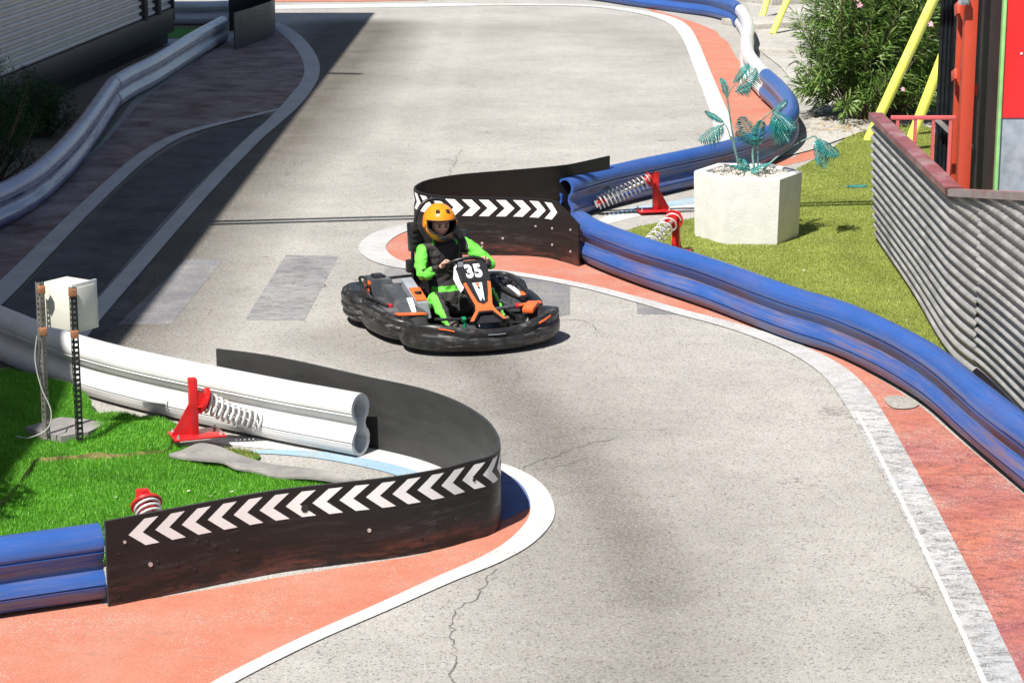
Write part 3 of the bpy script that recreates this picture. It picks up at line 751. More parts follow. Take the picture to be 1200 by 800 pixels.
# rubber mat scrap
g = cr([G(198, 542), G(214, 537), G(232, 531), G(250, 535), G(275, 544), G(300, 549), G(345, 556), G(392, 566), G(430, 574), G(400, 576), G(350, 569), G(325, 567), G(300, 562), G(276, 561), G(262, 556), G(240, 553), G(220, 548)], 5, True)
mb = MB(); mb.prism([(p.x, p.y) for p in g], .048, .062)
mo = mb.build('rubber_mat', M['mat_scrap'], None, 30)
for v in mo.data.vertices:
    v.co.z += .02 * math.exp(-((v.co.x + 2.05) / .25) ** 2) + .012 * math.sin(v.co.x * 9)
tag(mo, 'torn grey rubber mat lying on turf at the foot of the red spring stand', 'rubber mat')

# ------------------------------------------------------------------ spring buffers
def helix(a, b, r, turns, wire, sag=0., n=16, up=Vector((0, 0, 1)), r2=None):
    a, b = Vector(a), Vector(b); d = (b - a); L = d.length; x = d.normalized(); y = up.cross(x).normalized(); z = x.cross(y)
    pts = []
    K = int(turns * n)
    for i_ in range(K + 1):
        t = i_ / K; an = 2 * math.pi * turns * t
        rr = r + ((r2 or r) - r) * t
        pts.append(a + d * t + (y * math.cos(an) + z * math.sin(an)) * rr - Vector((0, 0, sag * 4 * t * (1 - t))))
    return pts
def buffer_(loc, face, _z, end, label, turns=13, r=.062, sag=.02, height=.43, z0=.03, wire=.0075, zc=.335):
    """loc: ground point of the stand; face: unit direction of the cup; end: far end of the spring"""
    f = Vector((face[0], face[1], 0)).normalized(); rz = math.atan2(f.y, f.x)
    t = empty('spring_buffer', (loc.x, loc.y, z0), rz, label, 'spring buffer', 'red spring buffers holding the rails')
    inv = Matrix.Rotation(-rz, 3, 'Z')
    def L(p): return inv @ (Vector(p) - Vector((loc.x, loc.y, z0)))
    b = MB(); b.box((.02, 0, .007), (.36, .24, .012), bev=.002)
    bp = b.build('base_plate', M['redmetal'], t, 30)
    for sx in (-.13, .17):
        for sy in (-.09, .09):
            q = MB(); q.disc((sx, sy, .018), (0, 0, 1), .013, .014, 6); q.disc((sx, sy, .030), (0, 0, 1), .007, .02, 8); q.build('bolt', M['steel'], bp, 30)
    b = MB(); b.box((0, 0, height / 2 + .006), (.055, .07, height - .012), bev=.004); b.build('post', M['redmetal'], t, 30)
    b = MB(); T = lambda v: Vector((v.x, v.z, v.y))
    b.prism([(-.0275, .014), (-.16, .014), (-.0275, height * .58)], -.005, .005, 0, T)
    b.build('gusset', M['redmetal'], t, 30)
    e = L(end); a = Vector((.075, 0, zc)); ax = (e - a).normalized()
    b = MB(); b.disc(a, ax, .095, .012, 28); b.disc(a - ax * .006, ax, .085, .02, 28)
    b.prism([(.02, zc + .075), (.02, zc - .085), (.07, zc - .06), (.07, zc + .06)], -.03, -.022, 0, T)
    b.prism([(.02, zc + .075), (.02, zc - .085), (.07, zc - .06), (.07, zc + .06)], .022, .03, 0, T)
    b.box((.045, 0, zc - .03), (.05, .13, .006)); b.tube([a, a + ax * .05], .05, 20)
    b.build('cup', M['redmetal'], t, 35)
    b = MB(); b.tube(helix(a + ax * .01, e, r, turns, .006, sag, r2=r * .95), wire, 7); b.build('spring', M['spring'], t, 60)
    b = MB(); b.tube([a, a + (e - a) * .95], .020, 14); b.build('inner_sleeve', M['steel'], t, 60)
    b = MB(); b.disc(e, ax, .045, .012, 20); b.bar(e - ax * .09, e + ax * .015, .045, .05, bev=.003); b.bar(e - ax * .005, e + ax * .03, .06, .075, mi=1, bev=.003)
    b.build('rail_bracket', [M['redmetal'], M['steel']], t, 35)
    return t
s1 = G(228, 524); e1 = A(318, 495, 15.52)
buffer_(s1, (e1.x - s1.x, e1.y - s1.y), .335, e1, 'red stand with long sagging coil spring pushing the white rail', 12, .070, .03, .41, .085, .009, .245)
s2 = G(768, 250); e2 = A(700, 238, 24.02)
buffer_(s2, (e2.x - s2.x, e2.y - s2.y + .0), .345, e2, 'red stand with coil spring pushing the hooked blue rail left of the planter', 13, .075, .01, .42)
s3 = G(792, 299); e3 = G(742, 306, .16)
buffer_(s3, (e3.x - s3.x, e3.y - s3.y), .32, e3, 'red stand half hidden by the long blue rail beside the planter', 9, .075, .0, .40)
s4 = G(170, 648); e4 = s4 + Vector((.09, -.20, .22))
buffer_(s4, (e4.x - s4.x, e4.y - s4.y), .345, e4, 'red spring buffer poking up behind the near chevron board', 5, .075, .0, .37, .03, .0085, .30)

# ------------------------------------------------------------------ electric box on slotted posts
pr_ = G(91, 516, .09); pl_ = G(55, 512, .09)
t = empty('electric_box', ((pr_.x + pl_.x) / 2, (pr_.y + pl_.y) / 2, .09), 0, 'cream electric box on two slotted steel posts beside the green turf', 'electric box')
o0 = Vector(t.location)
def slotted(x, y, rz, mat, name, parent, h=1.10, w_=.042, pitch=.038):
    b = MB(); c, s = math.cos(rz), math.sin(rz)
    q = Matrix.Rotation(rz, 3, 'Z')
    for fl in (0, 1):                                   # two flanges of the angle section
        dirx = Vector((1, 0, 0)) if fl == 0 else Vector((0, 1, 0))
        for e in (0, 1):
            cc = dirx * (.006 if e == 0 else w_ - .006) + Vector((0, 0, h / 2))
            d = (.012 if fl == 0 else .0025, .012 if fl == 1 else .0025, h)
            b.box(Vector((x, y, 0)) + q @ cc, d, q)
        k = int(h / pitch)
        for i_ in range(k + 1):
            cc = dirx * (w_ / 2) + Vector((0, 0, min(h - .008, i_ * pitch + .008)))
            wdt = w_ - .022
            d = (wdt if fl == 0 else .002, wdt if fl == 1 else .002, pitch * .55)
            b.box(Vector((x, y, 0)) + q @ cc, d, q)
    return b.build(name, mat, parent, 0)
xr, yr = pr_.x - o0.x, pr_.y - o0.y; xl, yl = pl_.x - o0.x, pl_.y - o0.y
slotted(xr, yr, R(28), M['darksteel'], 'post', t, 1.07)
slotted(xl, yl, R(60), M['greysteel'], 'post', t, 1.09, .036)
b = MB()
ld = Vector((math.cos(R(146)), math.sin(R(146)), 0)); rd_ = Vector((math.cos(R(56)), math.sin(R(56)), 0))
nc = Vector((xr - .005, yr + .035, 0))
cen = nc + ld * .135 + rd_ * .115 + Vector((0, 0, .915))
q = Matrix((ld, rd_, Vector((0, 0, 1)))).transposed()
b.box(cen, (.25, .22, .315), q, bev=.004); bx_ = b.build('enclosure', M['box'], t, 30)
b = MB(); fx = nc - ld * .006 + rd_ * .115 + Vector((0, 0, .915))
b.box(fx, (.014, .245, .34), q, bev=.004)
bd = b.build('door', M['boxedge'], t, 30)
b = MB(); b.box(fx - ld * .009 , (.006, .19, .285), q, bev=.002); b.build('door_panel', M['box'], bd, 30)
for (px_, py_) in ((xr, yr), (xl, yl)):
    for z in (.75, 1.04):
        b = MB(); b.box((px_ + .012, py_ - .004, z), (.052, .05, .05), Matrix.Rotation(R(15), 3, 'Z'), bev=.003); b.build('wood_block', M['wood'], t, 30)
b = MB(); b.tube(cr([(xl - .03, yl - .02, .72), (xl - .05, yl - .02, .55), (xl - .015, yl - .03, .36), (xl + .045, yl - .04, .2), (xl + .02, yl - .06, .08), (xl - .1, yl - .08, .02), (xl - .2, yl - .05, .02)], 8), .0045, 8)
b.build('cable', M['cable'], t, 60)

# ------------------------------------------------------------------ planter and plastic palm
PC = Vector((2.36, 22.78, .02))
pt = empty('planter', PC, 0, 'large white hexagonal concrete planter standing on the olive turf', 'planter')
def octo(r, a0=R(-.5)): return [(r * .985 * math.cos(a0 + k * math.pi / 3), r * .985 * math.sin(a0 + k * math.pi / 3)) for k in range(6)]
b = MB(); rings = [(.525, .0), (.53, .03), (.548, .62), (.548, .655), (.535, .668), (.465, .668), (.455, .655), (.455, .60)]
vs = [(x, y, z) for r, z in rings for x, y in octo(r)]
fs = [(i_ * 6 + j, i_ * 6 + (j + 1) % 6, (i_ + 1) * 6 + (j + 1) % 6, (i_ + 1) * 6 + j) for i_ in range(len(rings) - 1) for j in range(6)]
fs += [tuple(range(6))[::-1], tuple(range((len(rings) - 1) * 6, len(rings) * 6))]
b.add(vs, fs); b.build('pot_body', M['pot'], pt, 20)
b = MB(); b.prism(octo(.50), -.018, .0); b.build('plinth', M['dark_cladding'], pt, 20)
# pebbles
b = MB()
ico = bmesh.new(); bmesh.ops.create_icosphere(ico, subdivisions=1, radius=1); ico.verts.index_update()
IV = [v.co.copy() for v in ico.verts]; IF = [[v.index for v in f.verts] for f in ico.faces]; ico.free()
for _ in range(900):
    a = random.uniform(0, 6.28); r = .40 * math.sqrt(random.random()); s_ = random.uniform(.010, .026)
    c = Vector((r * math.cos(a), r * math.sin(a), .625 + .03 * (1 - r / .45) + random.uniform(-.006, .01)))
    q = Quaternion((random.random(), random.random(), random.random(), random.random())).normalized()
    sc_ = Vector((1, random.uniform(.6, 1), random.uniform(.5, .8)))
    b.add([PC + c + q @ Vector((v.x * sc_.x, v.y * sc_.y, v.z * sc_.z)) * s_ for v in IV], IF)
pb = b.build('gravel', M['pebble'], None, 0); tag(pb, 'pale gravel filling the white planter', 'gravel', kind='stuff')

YP = PC.y
pp = empty('plastic_palm', PC + Vector((0, 0, .62)), 0, 'teal plastic palm with bent stems and drooping fronds in the planter', 'artificial palm')
pz = Vector(pp.location)
def frond(base, tip, droop, width, n=16, normal=None, curl=.5, stem_from=None):
    """leafy frond from base to tip; returns MB"""
    b = MB(); base, tip = Vector(base), Vector(tip); d = tip - base
    path = [base + d * (i_ / n) + Vector((0, 0, -droop * (i_ / n) ** 2 + droop * (i_ / n))) for i_ in range(n + 1)]
    b.tube(path, [.008 * (1 - .7 * i_ / n) for i_ in range(n + 1)], 5, 1)
    for i_ in range(1, n + 1):
        x = (path[i_] - path[i_ - 1]).normalized(); up = Vector(normal or (0, -.5, 1)).normalized(); s_ = x.cross(up).normalized(); up = s_.cross(x)
        wv = width * math.sin(math.pi * min(1, (i_ + 1.5) / (n + 2))) ** .6
        for sd in (-1, 1):
            l = wv * random.uniform(.85, 1.08)
            p0 = path[i_]; dirv = (s_ * sd + x * .45 - up * curl * random.uniform(.6, 1.3)).normalized()
            tipv = p0 + dirv * l - Vector((0, 0, l * .25)); mid = p0 + dirv * l * .5 + up * .012
            wb = x * .0092
            b.add([p0 - wb * .4, p0 + wb * .4, mid + wb, tipv, mid - wb, mid + up * .006], [(0, 1, 5), (1, 2, 5), (2, 3, 5), (3, 4, 5), (4, 0, 5)], 0)
    return b
def W(px, py, dy=0.): return A(px, py, YP + dy) - pz
def stem(pts, r=.010):
    b = MB(); pp_ = cr(pts, 6); b.tube(pp_, [r * (1 - .4 * i_ / len(pp_)) for i_ in range(len(pp_))], 7); b.build('stem', M['tealstem'], pp, 60)
c0 = W(876, 198)
stem([W(866, 200), W(860, 165), W(855, 135), W(852, 112)], .011)
stem([W(872, 200), W(862, 180), W(857, 160)], .011)
stem([W(884, 200, -.05), W(882, 180), W(885, 160), W(890, 146)], .014)
stem([W(888, 200), W(888, 175), W(884, 150)], .010)
stem([W(894, 199, -.05), W(912, 183), W(932, 170), W(953, 160), W(960, 166, .0)], .011)
stem([W(852, 112), W(858, 103), W(864, 98)], .006)
stem([W(888, 146), W(897, 137), W(907, 128)], .008)
stem([W(857, 165), W(852, 150), W(846, 142)], .006)
fr = [  # base, tip, dy0, dy1, droop, width, normal, curl
    ((862, 108), (886, 82), 0, -.1, .05, .125, (-.6, -.8, .5), .5),
    ((860, 98), (876, 76), .05, .15, .02, .08, (-.7, -.6, .6), .3),
    ((853, 116), (845, 93), 0, .12, .02, .06, (-1, -.6, .2), .5),
    ((848, 146), (821, 165), 0, -.2, .08, .135, (-.1, -.7, .8), .8),
    ((848, 144), (827, 131), 0, .1, .02, .04, (0, -1, .5), .3),
    ((884, 170), (868, 138), 0, -.05, .03, .11, (-.2, -1, .3), .4),
    ((888, 172), (892, 142), -.1, -.12, .03, .095, (.2, -1, .2), .5),
    ((905, 135), (922, 118), 0, .2, .02, .05, (0, -1, .6), .3),
    ((905, 132), (931, 150), 0, -.15, .07, .15, (.1, -.8, .7), .7),
    ((903, 138), (921, 164), -.05, -.2, .05, .13, (-.3, -.8, .5), .6),
    ((956, 163), (983, 181), 0, -.1, .07, .125, (.2, -.7, .8), .7),
    ((955, 166), (966, 197), 0, -.15, .05, .09, (-.5, -.9, .3), .6),
    ((878, 199), (858, 195), 0, -.2, .04, .06, (0, -.3, 1), .3), ((880, 199), (903, 192), 0, -.2, .04, .06, (0, -.3, 1), .3),
    ((878, 199), (868, 187), 0, .2, .04, .06, (0, -.3, 1), .3), ((882, 200), (887, 203), 0, -.25, .04, .05, (0, -.3, 1), .3)]
for fi, ((bx, by), (tx, ty), d0, d1, dr, wd_, nm_, cu) in enumerate(fr):
    frond(W(bx, by, d0), W(tx, ty, d1), dr, wd_ * 1.15, 15, nm_, cu * 1.2).build('frond', [M['teal'], M['tealstem']], pp, 0, fixn=False)
    if wd_ > .085:                                  # a second, shorter blade fanning from the same point
        frond(W(bx, by, d0), W(bx + (tx - bx) * .8 + random.uniform(-9, 9), by + (ty - by) * .7 + random.uniform(3, 12), d1 - .12), dr * 1.5, wd_ * .85, 13, nm_, cu * 1.7).build('frond', [M['teal'], M['tealstem']], pp, 0, fixn=False)
fp = G(991, 223); fo = frond(Vector((0, 0, .04)), Vector((.24, .06, .035)), .01, .05, 14, (0, 0, 1), .1).build('fallen_frond', [M['teal'], M['tealstem']], None, 0, fixn=False)
fo.location = fp; tag(fo, 'broken teal frond lying flat on the olive turf', 'fallen frond')

# ------------------------------------------------------------------ oleander, conifer
def leafy(name, centre, rad, hgt, nshoot, leaves, ll, lw, mat, label, cat, flowers=0, seed=1, droop=.5):
    rr = random.Random(seed); g_ = np.random.default_rng(seed)
    t = empty(name, centre, 0, label, cat)
    tr = MB(); lf = MB(); fl = []
    tips = []
    vs_all, fs_all = [], []
    for s_ in range(nshoot):
        a = rr.uniform(0, 6.283); rb = rad * .35 * math.sqrt(rr.random()); p0 = Vector((rb * math.cos(a), rb * math.sin(a), 0))
        sp = rad * rr.uniform(.15, 1.12); h = hgt * rr.uniform(.18, 1.05) * (1 - .30 * (sp / rad) ** 2)
        p1 = Vector((math.cos(a) * sp * .75, math.sin(a) * sp * .75, h * .6)); p2 = Vector((math.cos(a + .2) * sp, math.sin(a + .2) * sp, h))
        path = cr([p0, p1, p2], 10)
        if s_ % 3 == 0: tr.tube(path, [.018 * (1 - .8 * i_ / len(path)) for i_ in range(len(path))], 5)
        tips.append(p2)
        for l_ in range(leaves):
            u = rr.uniform(.25, 1.0) ** .75; k = u * (len(path) - 1); i0 = min(len(path) - 2, int(k)); p = path[i0].lerp(path[i0 + 1], k - i0)
            ax = (path[i0 + 1] - path[i0]).normalized()
            an = rr.uniform(0, 6.283); o_ = ax.orthogonal().normalized(); o_ = Quaternion(ax, an) @ o_
            d = (o_ + ax * rr.uniform(.3, 1.2) + Vector((0, 0, rr.uniform(-.3, .3) * droop * 2))).normalized()
            L_ = ll * rr.uniform(.6, 1.2); sd = d.cross(Vector((rr.uniform(-1, 1), rr.uniform(-1, 1), 1))).normalized() * lw / 2 * rr.uniform(.8, 1.2)
            p = p + o_ * rr.uniform(0, .10 * rad)
            m = p + d * L_ * .5; e = p + d * L_ - Vector((0, 0, L_ * .15))
            vs_all += [p, m + sd, e, m - sd]; n0 = len(vs_all) - 4; fs_all.append((n0, n0 + 1, n0 + 2, n0 + 3))
    tr.build('stems', M['bark'], t, 40)
    lf.add(vs_all, fs_all); lf.build('foliage', mat, t, 0, fixn=False)
    if flowers:
        tp = sorted(tips, key=lambda p: p.y - p.z * .3)[:int(nshoot * .5)]
        for k in range(flowers):
            p = rr.choice(tp); b = MB()
            for c_ in range(rr.randint(2, 6)):
                q = p + Vector((rr.uniform(-.09, .09), rr.uniform(-.12, -.02), rr.uniform(-.06, .08))); r_ = rr.uniform(.022, .038)
                nv = Vector((rr.uniform(-.6, .6), -1, rr.uniform(0, 1))).normalized(); o_ = nv.orthogonal().normalized()
                for pe in range(5):
                    a = pe * 1.2566; u = Quaternion(nv, a) @ o_; v_ = Quaternion(nv, a + 1.5708) @ o_
                    b.add([q, q + u * r_ * .7 + v_ * r_ * .45 + nv * .008, q + u * r_ * 1.3, q + u * r_ * .7 - v_ * r_ * .45 + nv * .008], [(0, 1, 2, 3)])
            b.build('blossoms', M['petal'], t, 0, fixn=False)
    return t
ob = G(1010, 140)
leafy('oleander_bush', Vector((ob.x + .22, ob.y + .12, 0)), 1.02, 2.7, 340, 80, .18, .024, M['oleander'], 'dense green oleander bush with pink flowers behind the turf', 'bush', 15, 3)
ob2 = G(1085, 120)
leafy('oleander_bush', Vector((ob2.x - .1, ob2.y - .35, 0)), 1.10, 3.0, 300, 80, .18, .024, M['oleander'], 'oleander bush grown through by the yellow tubes next to the black gate', 'bush', 1, 5)
cb = G(12, 222)
leafy('conifer_bush', Vector((cb.x - .35, cb.y, 0)), .62, 1.75, 190, 70, .075, .012, M['conifer'], 'tall dark conifer bush in shade against the corrugated building', 'bush', 0, 9, .2)
cb = G(55, 165)
leafy('conifer_bush', Vector((cb.x - .2, cb.y + .3, 0)), .50, .9, 120, 60, .07, .012, M['conifer'], 'low dark conifer bush behind the bend of the shaded rail', 'bush', 0, 10, .2)
leafy('shrub', Vector((-3.95, 13.25, 0)), .50, 1.75, 60, 40, .16, .03, M['oleander'], 'leafy shrub just past the left edge shading the green turf', 'bush', 0, 12)
# dry leaves at the bush foot
b = MB()
for _ in range(170):
    px_, py_ = random.gauss(985, 34), random.gauss(150, 7); 
    if py_ < 128: continue
    q = G(px_, py_); r_ = random.uniform(.02, .055); a = random.uniform(0, 6.28)
    u = Vector((math.cos(a), math.sin(a), random.uniform(-.2, .4))) * r_; v_ = Vector((-math.sin(a), math.cos(a), random.uniform(0, .5))) * r_ * .35
    q.z = random.uniform(.02, .06); b.add([q - u, q - v_, q + u, q + v_], [(0, 1, 2, 3)])
tag(b.build('leaf_litter', M['leafdry'], None, 0, fixn=False), 'dry fallen leaves at the foot of the oleander', 'leaf litter', kind='stuff')
# stray debris on the turf and the track
b = MB()
for _ in range(40):
    px_, py_ = random.choice([(random.uniform(820, 1030), random.uniform(200, 330)), (random.uniform(10, 300), random.uniform(545, 600)), (random.uniform(930, 1080), random.uniform(300, 400))])
    q = G(px_, py_); q.z = .055; r_ = random.uniform(.006, .018); a = random.uniform(0, 6.28)
    u = Vector((math.cos(a), math.sin(a), .2)) * r_; v_ = Vector((-math.sin(a), math.cos(a), .3)) * r_ * .6
    b.add([q - u, q - v_, q + u, q + v_], [(0, 1, 2, 3)])
tag(b.build('litter', M['pebble'], None, 0, fixn=False), 'tiny pale scraps scattered over the turf', 'litter', kind='stuff')

# ------------------------------------------------------------------ paving behind the far rail
sheet('paving', [(898, 190), (948, 178), (990, 163), (1100, 150), (1400, 140), (1300, -30), (860, -30), (872, 0), (885, 30), (892, 62), (915, 80), (940, 110), (950, 150)], .018, M['paving'], smooth=False)
for (pa, pb_, hh) in (((888, 36), (985, 30), .10), ((880, 62), (960, 66), .06), ((905, 8), (1010, 2), .16)):
    a, c = G(*pa), G(*pb_); d = (c - a).normalized(); nrm_ = Vector((-d.y, d.x, 0))
    b = MB(); b.bar(a + Vector((0, 0, hh / 2 - .01)) + nrm_ * .6, c + Vector((0, 0, hh / 2 - .01)) + nrm_ * .6, 1.2, hh + .05, bev=.01)
    tag(b.build('paving_step', M['paving'], None, 30), kind='structure')
# dark planted strip behind the rail (left) and soil
sheet('soil', [(-200, 420), (-120, 330), (0, 262), (60, 222), (120, 165), (160, 112), (205, 85), (265, 48), (268, 30), (150, 25), (-60, 60), (-400, 250)], .010, M['dirt'], smooth=False)
sheet('lawn', [(196, 46), (262, 44), (262, 34), (150, 34), (150, 46)], .016, M['turf'], smooth=False)
sheet('road_marking', [(190, 55), (226, 53), (240, 46), (196, 47)], .020, M['white'], smooth=False)

# ------------------------------------------------------------------ corrugated building (left)
bA = Vector((-5.96, 40.2, 0)); bB = Vector((-6.95, 30.0, 0)); bC = Vector((-9.2, 6.0, 0))
bt = empty('corrugated_building', (-8.5, 24, 0), 0, 'dark building clad in horizontal corrugated sheeting, upper left corner', 'building')
bo = Vector(bt.location)
def L(v): return Vector(v) - bo
d = (bB - bA).normalized(); nr = Vector((-d.y, d.x, 0));
if nr.x < 0: nr = -nr
HB = 8.2
Lw = (bC - bA).length
d = (bC - bA).normalized(); nr = Vector((-d.y, d.x, 0)); nr = nr if nr.x > 0 else -nr
# cladding: real horizontal ribs
b = MB(); prof = []
z = .62; pit = .115
while z < HB - .1:
    prof += [(0, z), (.035, z + .012), (.045, z + .035), (.035, z + .066), (0, z + .078)]; z += pit
vs = [L(bA - d * 0.0 + nr * n_ + Vector((0, 0, z_))) for n_, z_ in prof] + [L(bC + nr * n_ + Vector((0, 0, z_))) for n_, z_ in prof]
k = len(prof); b.add(vs, [(i_, i_ + 1, k + i_ + 1, k + i_) for i_ in range(k - 1)])
b.build('cladding', M['cladding'], bt, 30, fixn=False)
b = MB(); m_ = (bA + bC) / 2
q = Matrix((d, nr, Vector((0, 0, 1)))).transposed()
b.box(L(m_ - nr * 2.03 + Vector((0, 0, HB / 2 + .04))), (Lw, 4.0, HB + .08 - .02), q)
b.build('wall', M['dark_cladding'], bt, 0)
b = MB(); b.box(L(m_ + nr * .04 + Vector((0, 0, .42))), (Lw - .01, .10, .40), q, bev=.01); b.build('skirt', M['dark_cladding'], bt, 30)
b = MB(); b.box(L(bA - d * .04 + nr * .03 + Vector((0, 0, HB / 2 + .2))), (.09, .12, HB - .4), q, bev=.005); b.build('corner_trim', M['dark_cladding'], bt, 30)
for dd in (1.0, 1.9):
    b = MB(); b.box(L(bA + d * dd + nr * .05 + Vector((0, 0, HB / 2 + .3))), (.22, .10, HB - .6), q, bev=.005); b.build('pilaster', M['dark_cladding'], bt, 30)
# flat roof canopy: its edge throws the straight shade line over the track
b = MB(); b.prism([(p.x - bo.x, p.y - bo.y) for p in (Vector((-5.86, 41.0)), Vector((-6.42, 9.5)), Vector((-13, 9)), Vector((-12, 41.0)))], HB + .08, HB + .34)
rfo = b.build('roof', M['dark_cladding'], bt, 0)
b = MB(); b.bar(L((-6.0, 31.5, HB + .2)), L((-5.45, 31.4, HB + .2)), .12, .06); b.build('shadow_rod', M['dark_cladding'], rfo, 0)  # unseen rod added at the roof edge to cast a short shadow

# overhead festoon cables crossing above the track (their shadow falls on it)
def over(p, z): q = G(*p); return Vector((q.x - SUN.x / -SUN.z * z * 1.0, q.y - SUN.y / -SUN.z * z, z))
for dz, nm_ in ((0, 'upper'), (.085, 'lower')):
    a = over((200, 261), 5.6); c = over((1040, 238), 5.6); dd = (c - a)
    pts = []
    for i_ in range(41):
        t_ = -.5 + 2.0 * i_ / 40; p = a + dd * t_ + Vector((0, -dz * 1.9, 0)); pts.append(p)
    b = MB(); b.tube(pts, .045, 8)
    if dz == 0:
        b.tube([p + Vector((0, .03 * math.sin(i_ * 2.0), .03 * math.cos(i_ * 2.))) for i_, p in enumerate(resample(pts, .12))], .012, 6)
    tag(b.build('overhead_cable', M['blackcable'], None, 60), 'black cable strung high across the track, ' + nm_ + ' of the pair', 'cable')

# ------------------------------------------------------------------ corrugated parapet on the right
base = [G(1027, 283), G(1073, 353), G(1112, 420), Vector((3.60, 16.9, 0)), Vector((3.66, 15.6, 0)), Vector((3.72, 13.6, 0)), Vector((3.8, 12.2, 0))]
ft = empty('corrugated_parapet', (3.7, 18, 0), 0, 'grey corrugated metal wall with maroon capping along the right side', 'wall')
fo_ = Vector(ft.location)
def toph(y):
    if y > 18.1: return 1.27 + .03 * (22.6 - y) / 4.5
    return 1.30 + (18.1 - y) * .165
lower = resample(cr([p.copy() for p in base], 8), .12)
def topx(y):                       # top line of the wall (slightly leaning)
    if y > 18.1: return 3.56 + (3.505 - 3.56) * (22.4 - y) / 4.3
    return 3.505 + (3.60 - 3.505) * (18.1 - y) / 2.1
b = MB(); nr_ = nrm2(lower); ncr = 13; vs = []; kk = 0
b2_ = MB()
def wallpt(i_, t, amp):
    p = lower[i_]; h = toph(p.y); flare = (1 - t) ** 2.2
    x = topx(p.y) * (1 - flare) + p.x * flare; z = .015 + t * h
    ph = t * h / .088 * 2 * math.pi
    return Vector((x + amp * math.sin(ph) - .004, p.y, z)) - fo_
seam = min(range(len(lower)), key=lambda i_: abs(lower[i_].y - 17.15))
rows = 128
for seg, (i0, i1, o_) in enumerate(((0, seam + 1, 0), (seam, len(lower), .014))):
    vs = []; n_ = i1 - i0
    for i_ in range(i0, i1):
        for r_ in range(rows + 1):
            p = wallpt(i_, r_ / rows, .018); p.x -= o_
            if seg == 1: p.z += .10 * max(0, 1 - r_ / rows * 1.6) * (1 if i_ < seam + 40 else 1); 
            if seg == 0 and i_ > seam - 6: p.x -= .02 * (i_ - seam + 6) / 6 * max(0, 1 - r_ / rows * 2)
            vs.append(p)
    fs = [(a * (rows + 1) + c, a * (rows + 1) + c + 1, (a + 1) * (rows + 1) + c + 1, (a + 1) * (rows + 1) + c) for a in range(n_ - 1) for c in range(rows)]
    bb = MB(); bb.add(vs, fs); bb.build('corrugated_sheet', M['fence'], ft, 60, fixn=False)
# capping
cap1 = MB(); cap2 = MB()
L1_ = [Vector((topx(p.y), p.y, toph(p.y) + .015)) for p in lower]
pa = [p for p in L1_ if p.y >= 18.05]; pb2 = [p for p in L1_ if p.y <= 18.2]
for mbx, pl in ((cap1, pa), (cap2, pb2)):
    vs = []
    for p in pl:
        for dx, dz in ((-.045, -.05), (-.045, .008), (.0, .012), (.09, .010), (.09, -.05), (-.0, -.012)): vs.append(Vector((p.x + dx, p.y, p.z + dz)) - fo_)
    n_ = len(pl); fs = [(a * 6 + c, a * 6 + (c + 1) % 6, (a + 1) * 6 + (c + 1) % 6, (a + 1) * 6 + c) for a in range(n_ - 1) for c in range(6)]
    fs += [tuple(range(6)), tuple((n_ - 1) * 6 + c for c in range(6))]
    mbx.add(vs, fs)
cap1.build('capping', M['maroon'], ft, 20); cap2.build('capping', M['rimsteel'], ft, 20)

# platform floor and gate group behind the parapet
tag(MB().prism([(3.82, 12.2), (3.9, 22.3), (12, 22.3), (12, 12.2)], .0, .28).build('platform', M['greypanel'], None, 0), kind='structure')
# red handrail
YH = 22.75
hr = empty('handrail', (4.0, YH, 0), 0, 'thin faded red handrail between the parapet end and the red column', 'handrail'); ho = Vector(hr.location)
a = A(1044, 138, YH) - ho; c = A(1120, 138, YH) - ho
b = MB(); b.bar(a, c, .04, .04, bev=.004); b.build('top_rail', M['redrail'], hr, 30)
for x in (1052, 1073, 1094, 1114):
    p = A(x, 138, YH) - ho; b = MB(); b.bar((p.x, 0, .28), (p.x, 0, p.z - .021), .03, .03, up=Vector((1, 0, 0))); b.build('baluster', M['redrail'], hr, 30)
# red column pair
cl = empty('steel_column', (4.5, YH, 0), 0, 'orange red steel column made of two linked uprights beside the black gate', 'column'); co = Vector(cl.location)
for (xa, xb, dy, nm_) in ((1121.5, 1136, 0, 'upright'), (1114, 1123, .35, 'rear_upright')):
    a = A(xa, 200, YH + dy); c = A(xb, 200, YH + dy); w_ = c.x - a.x
    b = MB(); b.box(((a.x + c.x) / 2 - co.x, dy, 2.85), (w_, w_ * 1.0, 5.7), bev=.004); b.build(nm_, M['redcol'], cl, 30)
for zz, hh in ((A(1118, 88, YH).z, .17), (A(1118, 10, YH).z, .2)):
    p = A(1118, 88, YH + .15); b = MB(); b.bar((p.x - co.x + .01, .10, zz), (p.x - co.x + .01, .27, zz - .05), .03, hh * .6, bev=.003); b.build('link', M['redcol'], cl, 30)
p = A(1141, 105, YH + .05); b = MB(); b.box((p.x - co.x, .05, p.z), (.07, .07, .11), bev=.002); b.build('bracket', M['redcol'], cl, 30)
p = A(1129, 2, YH - .1); b = MB(); b.box((p.x - co.x, -.12, p.z + .02), (.10, .06, .1), bev=.004); b.box((p.x - co.x, -.155, p.z + .02), (.07, .01, .06), mi=1); b.build('lamp', [M['steel'], M['greypanel']], cl, 30)
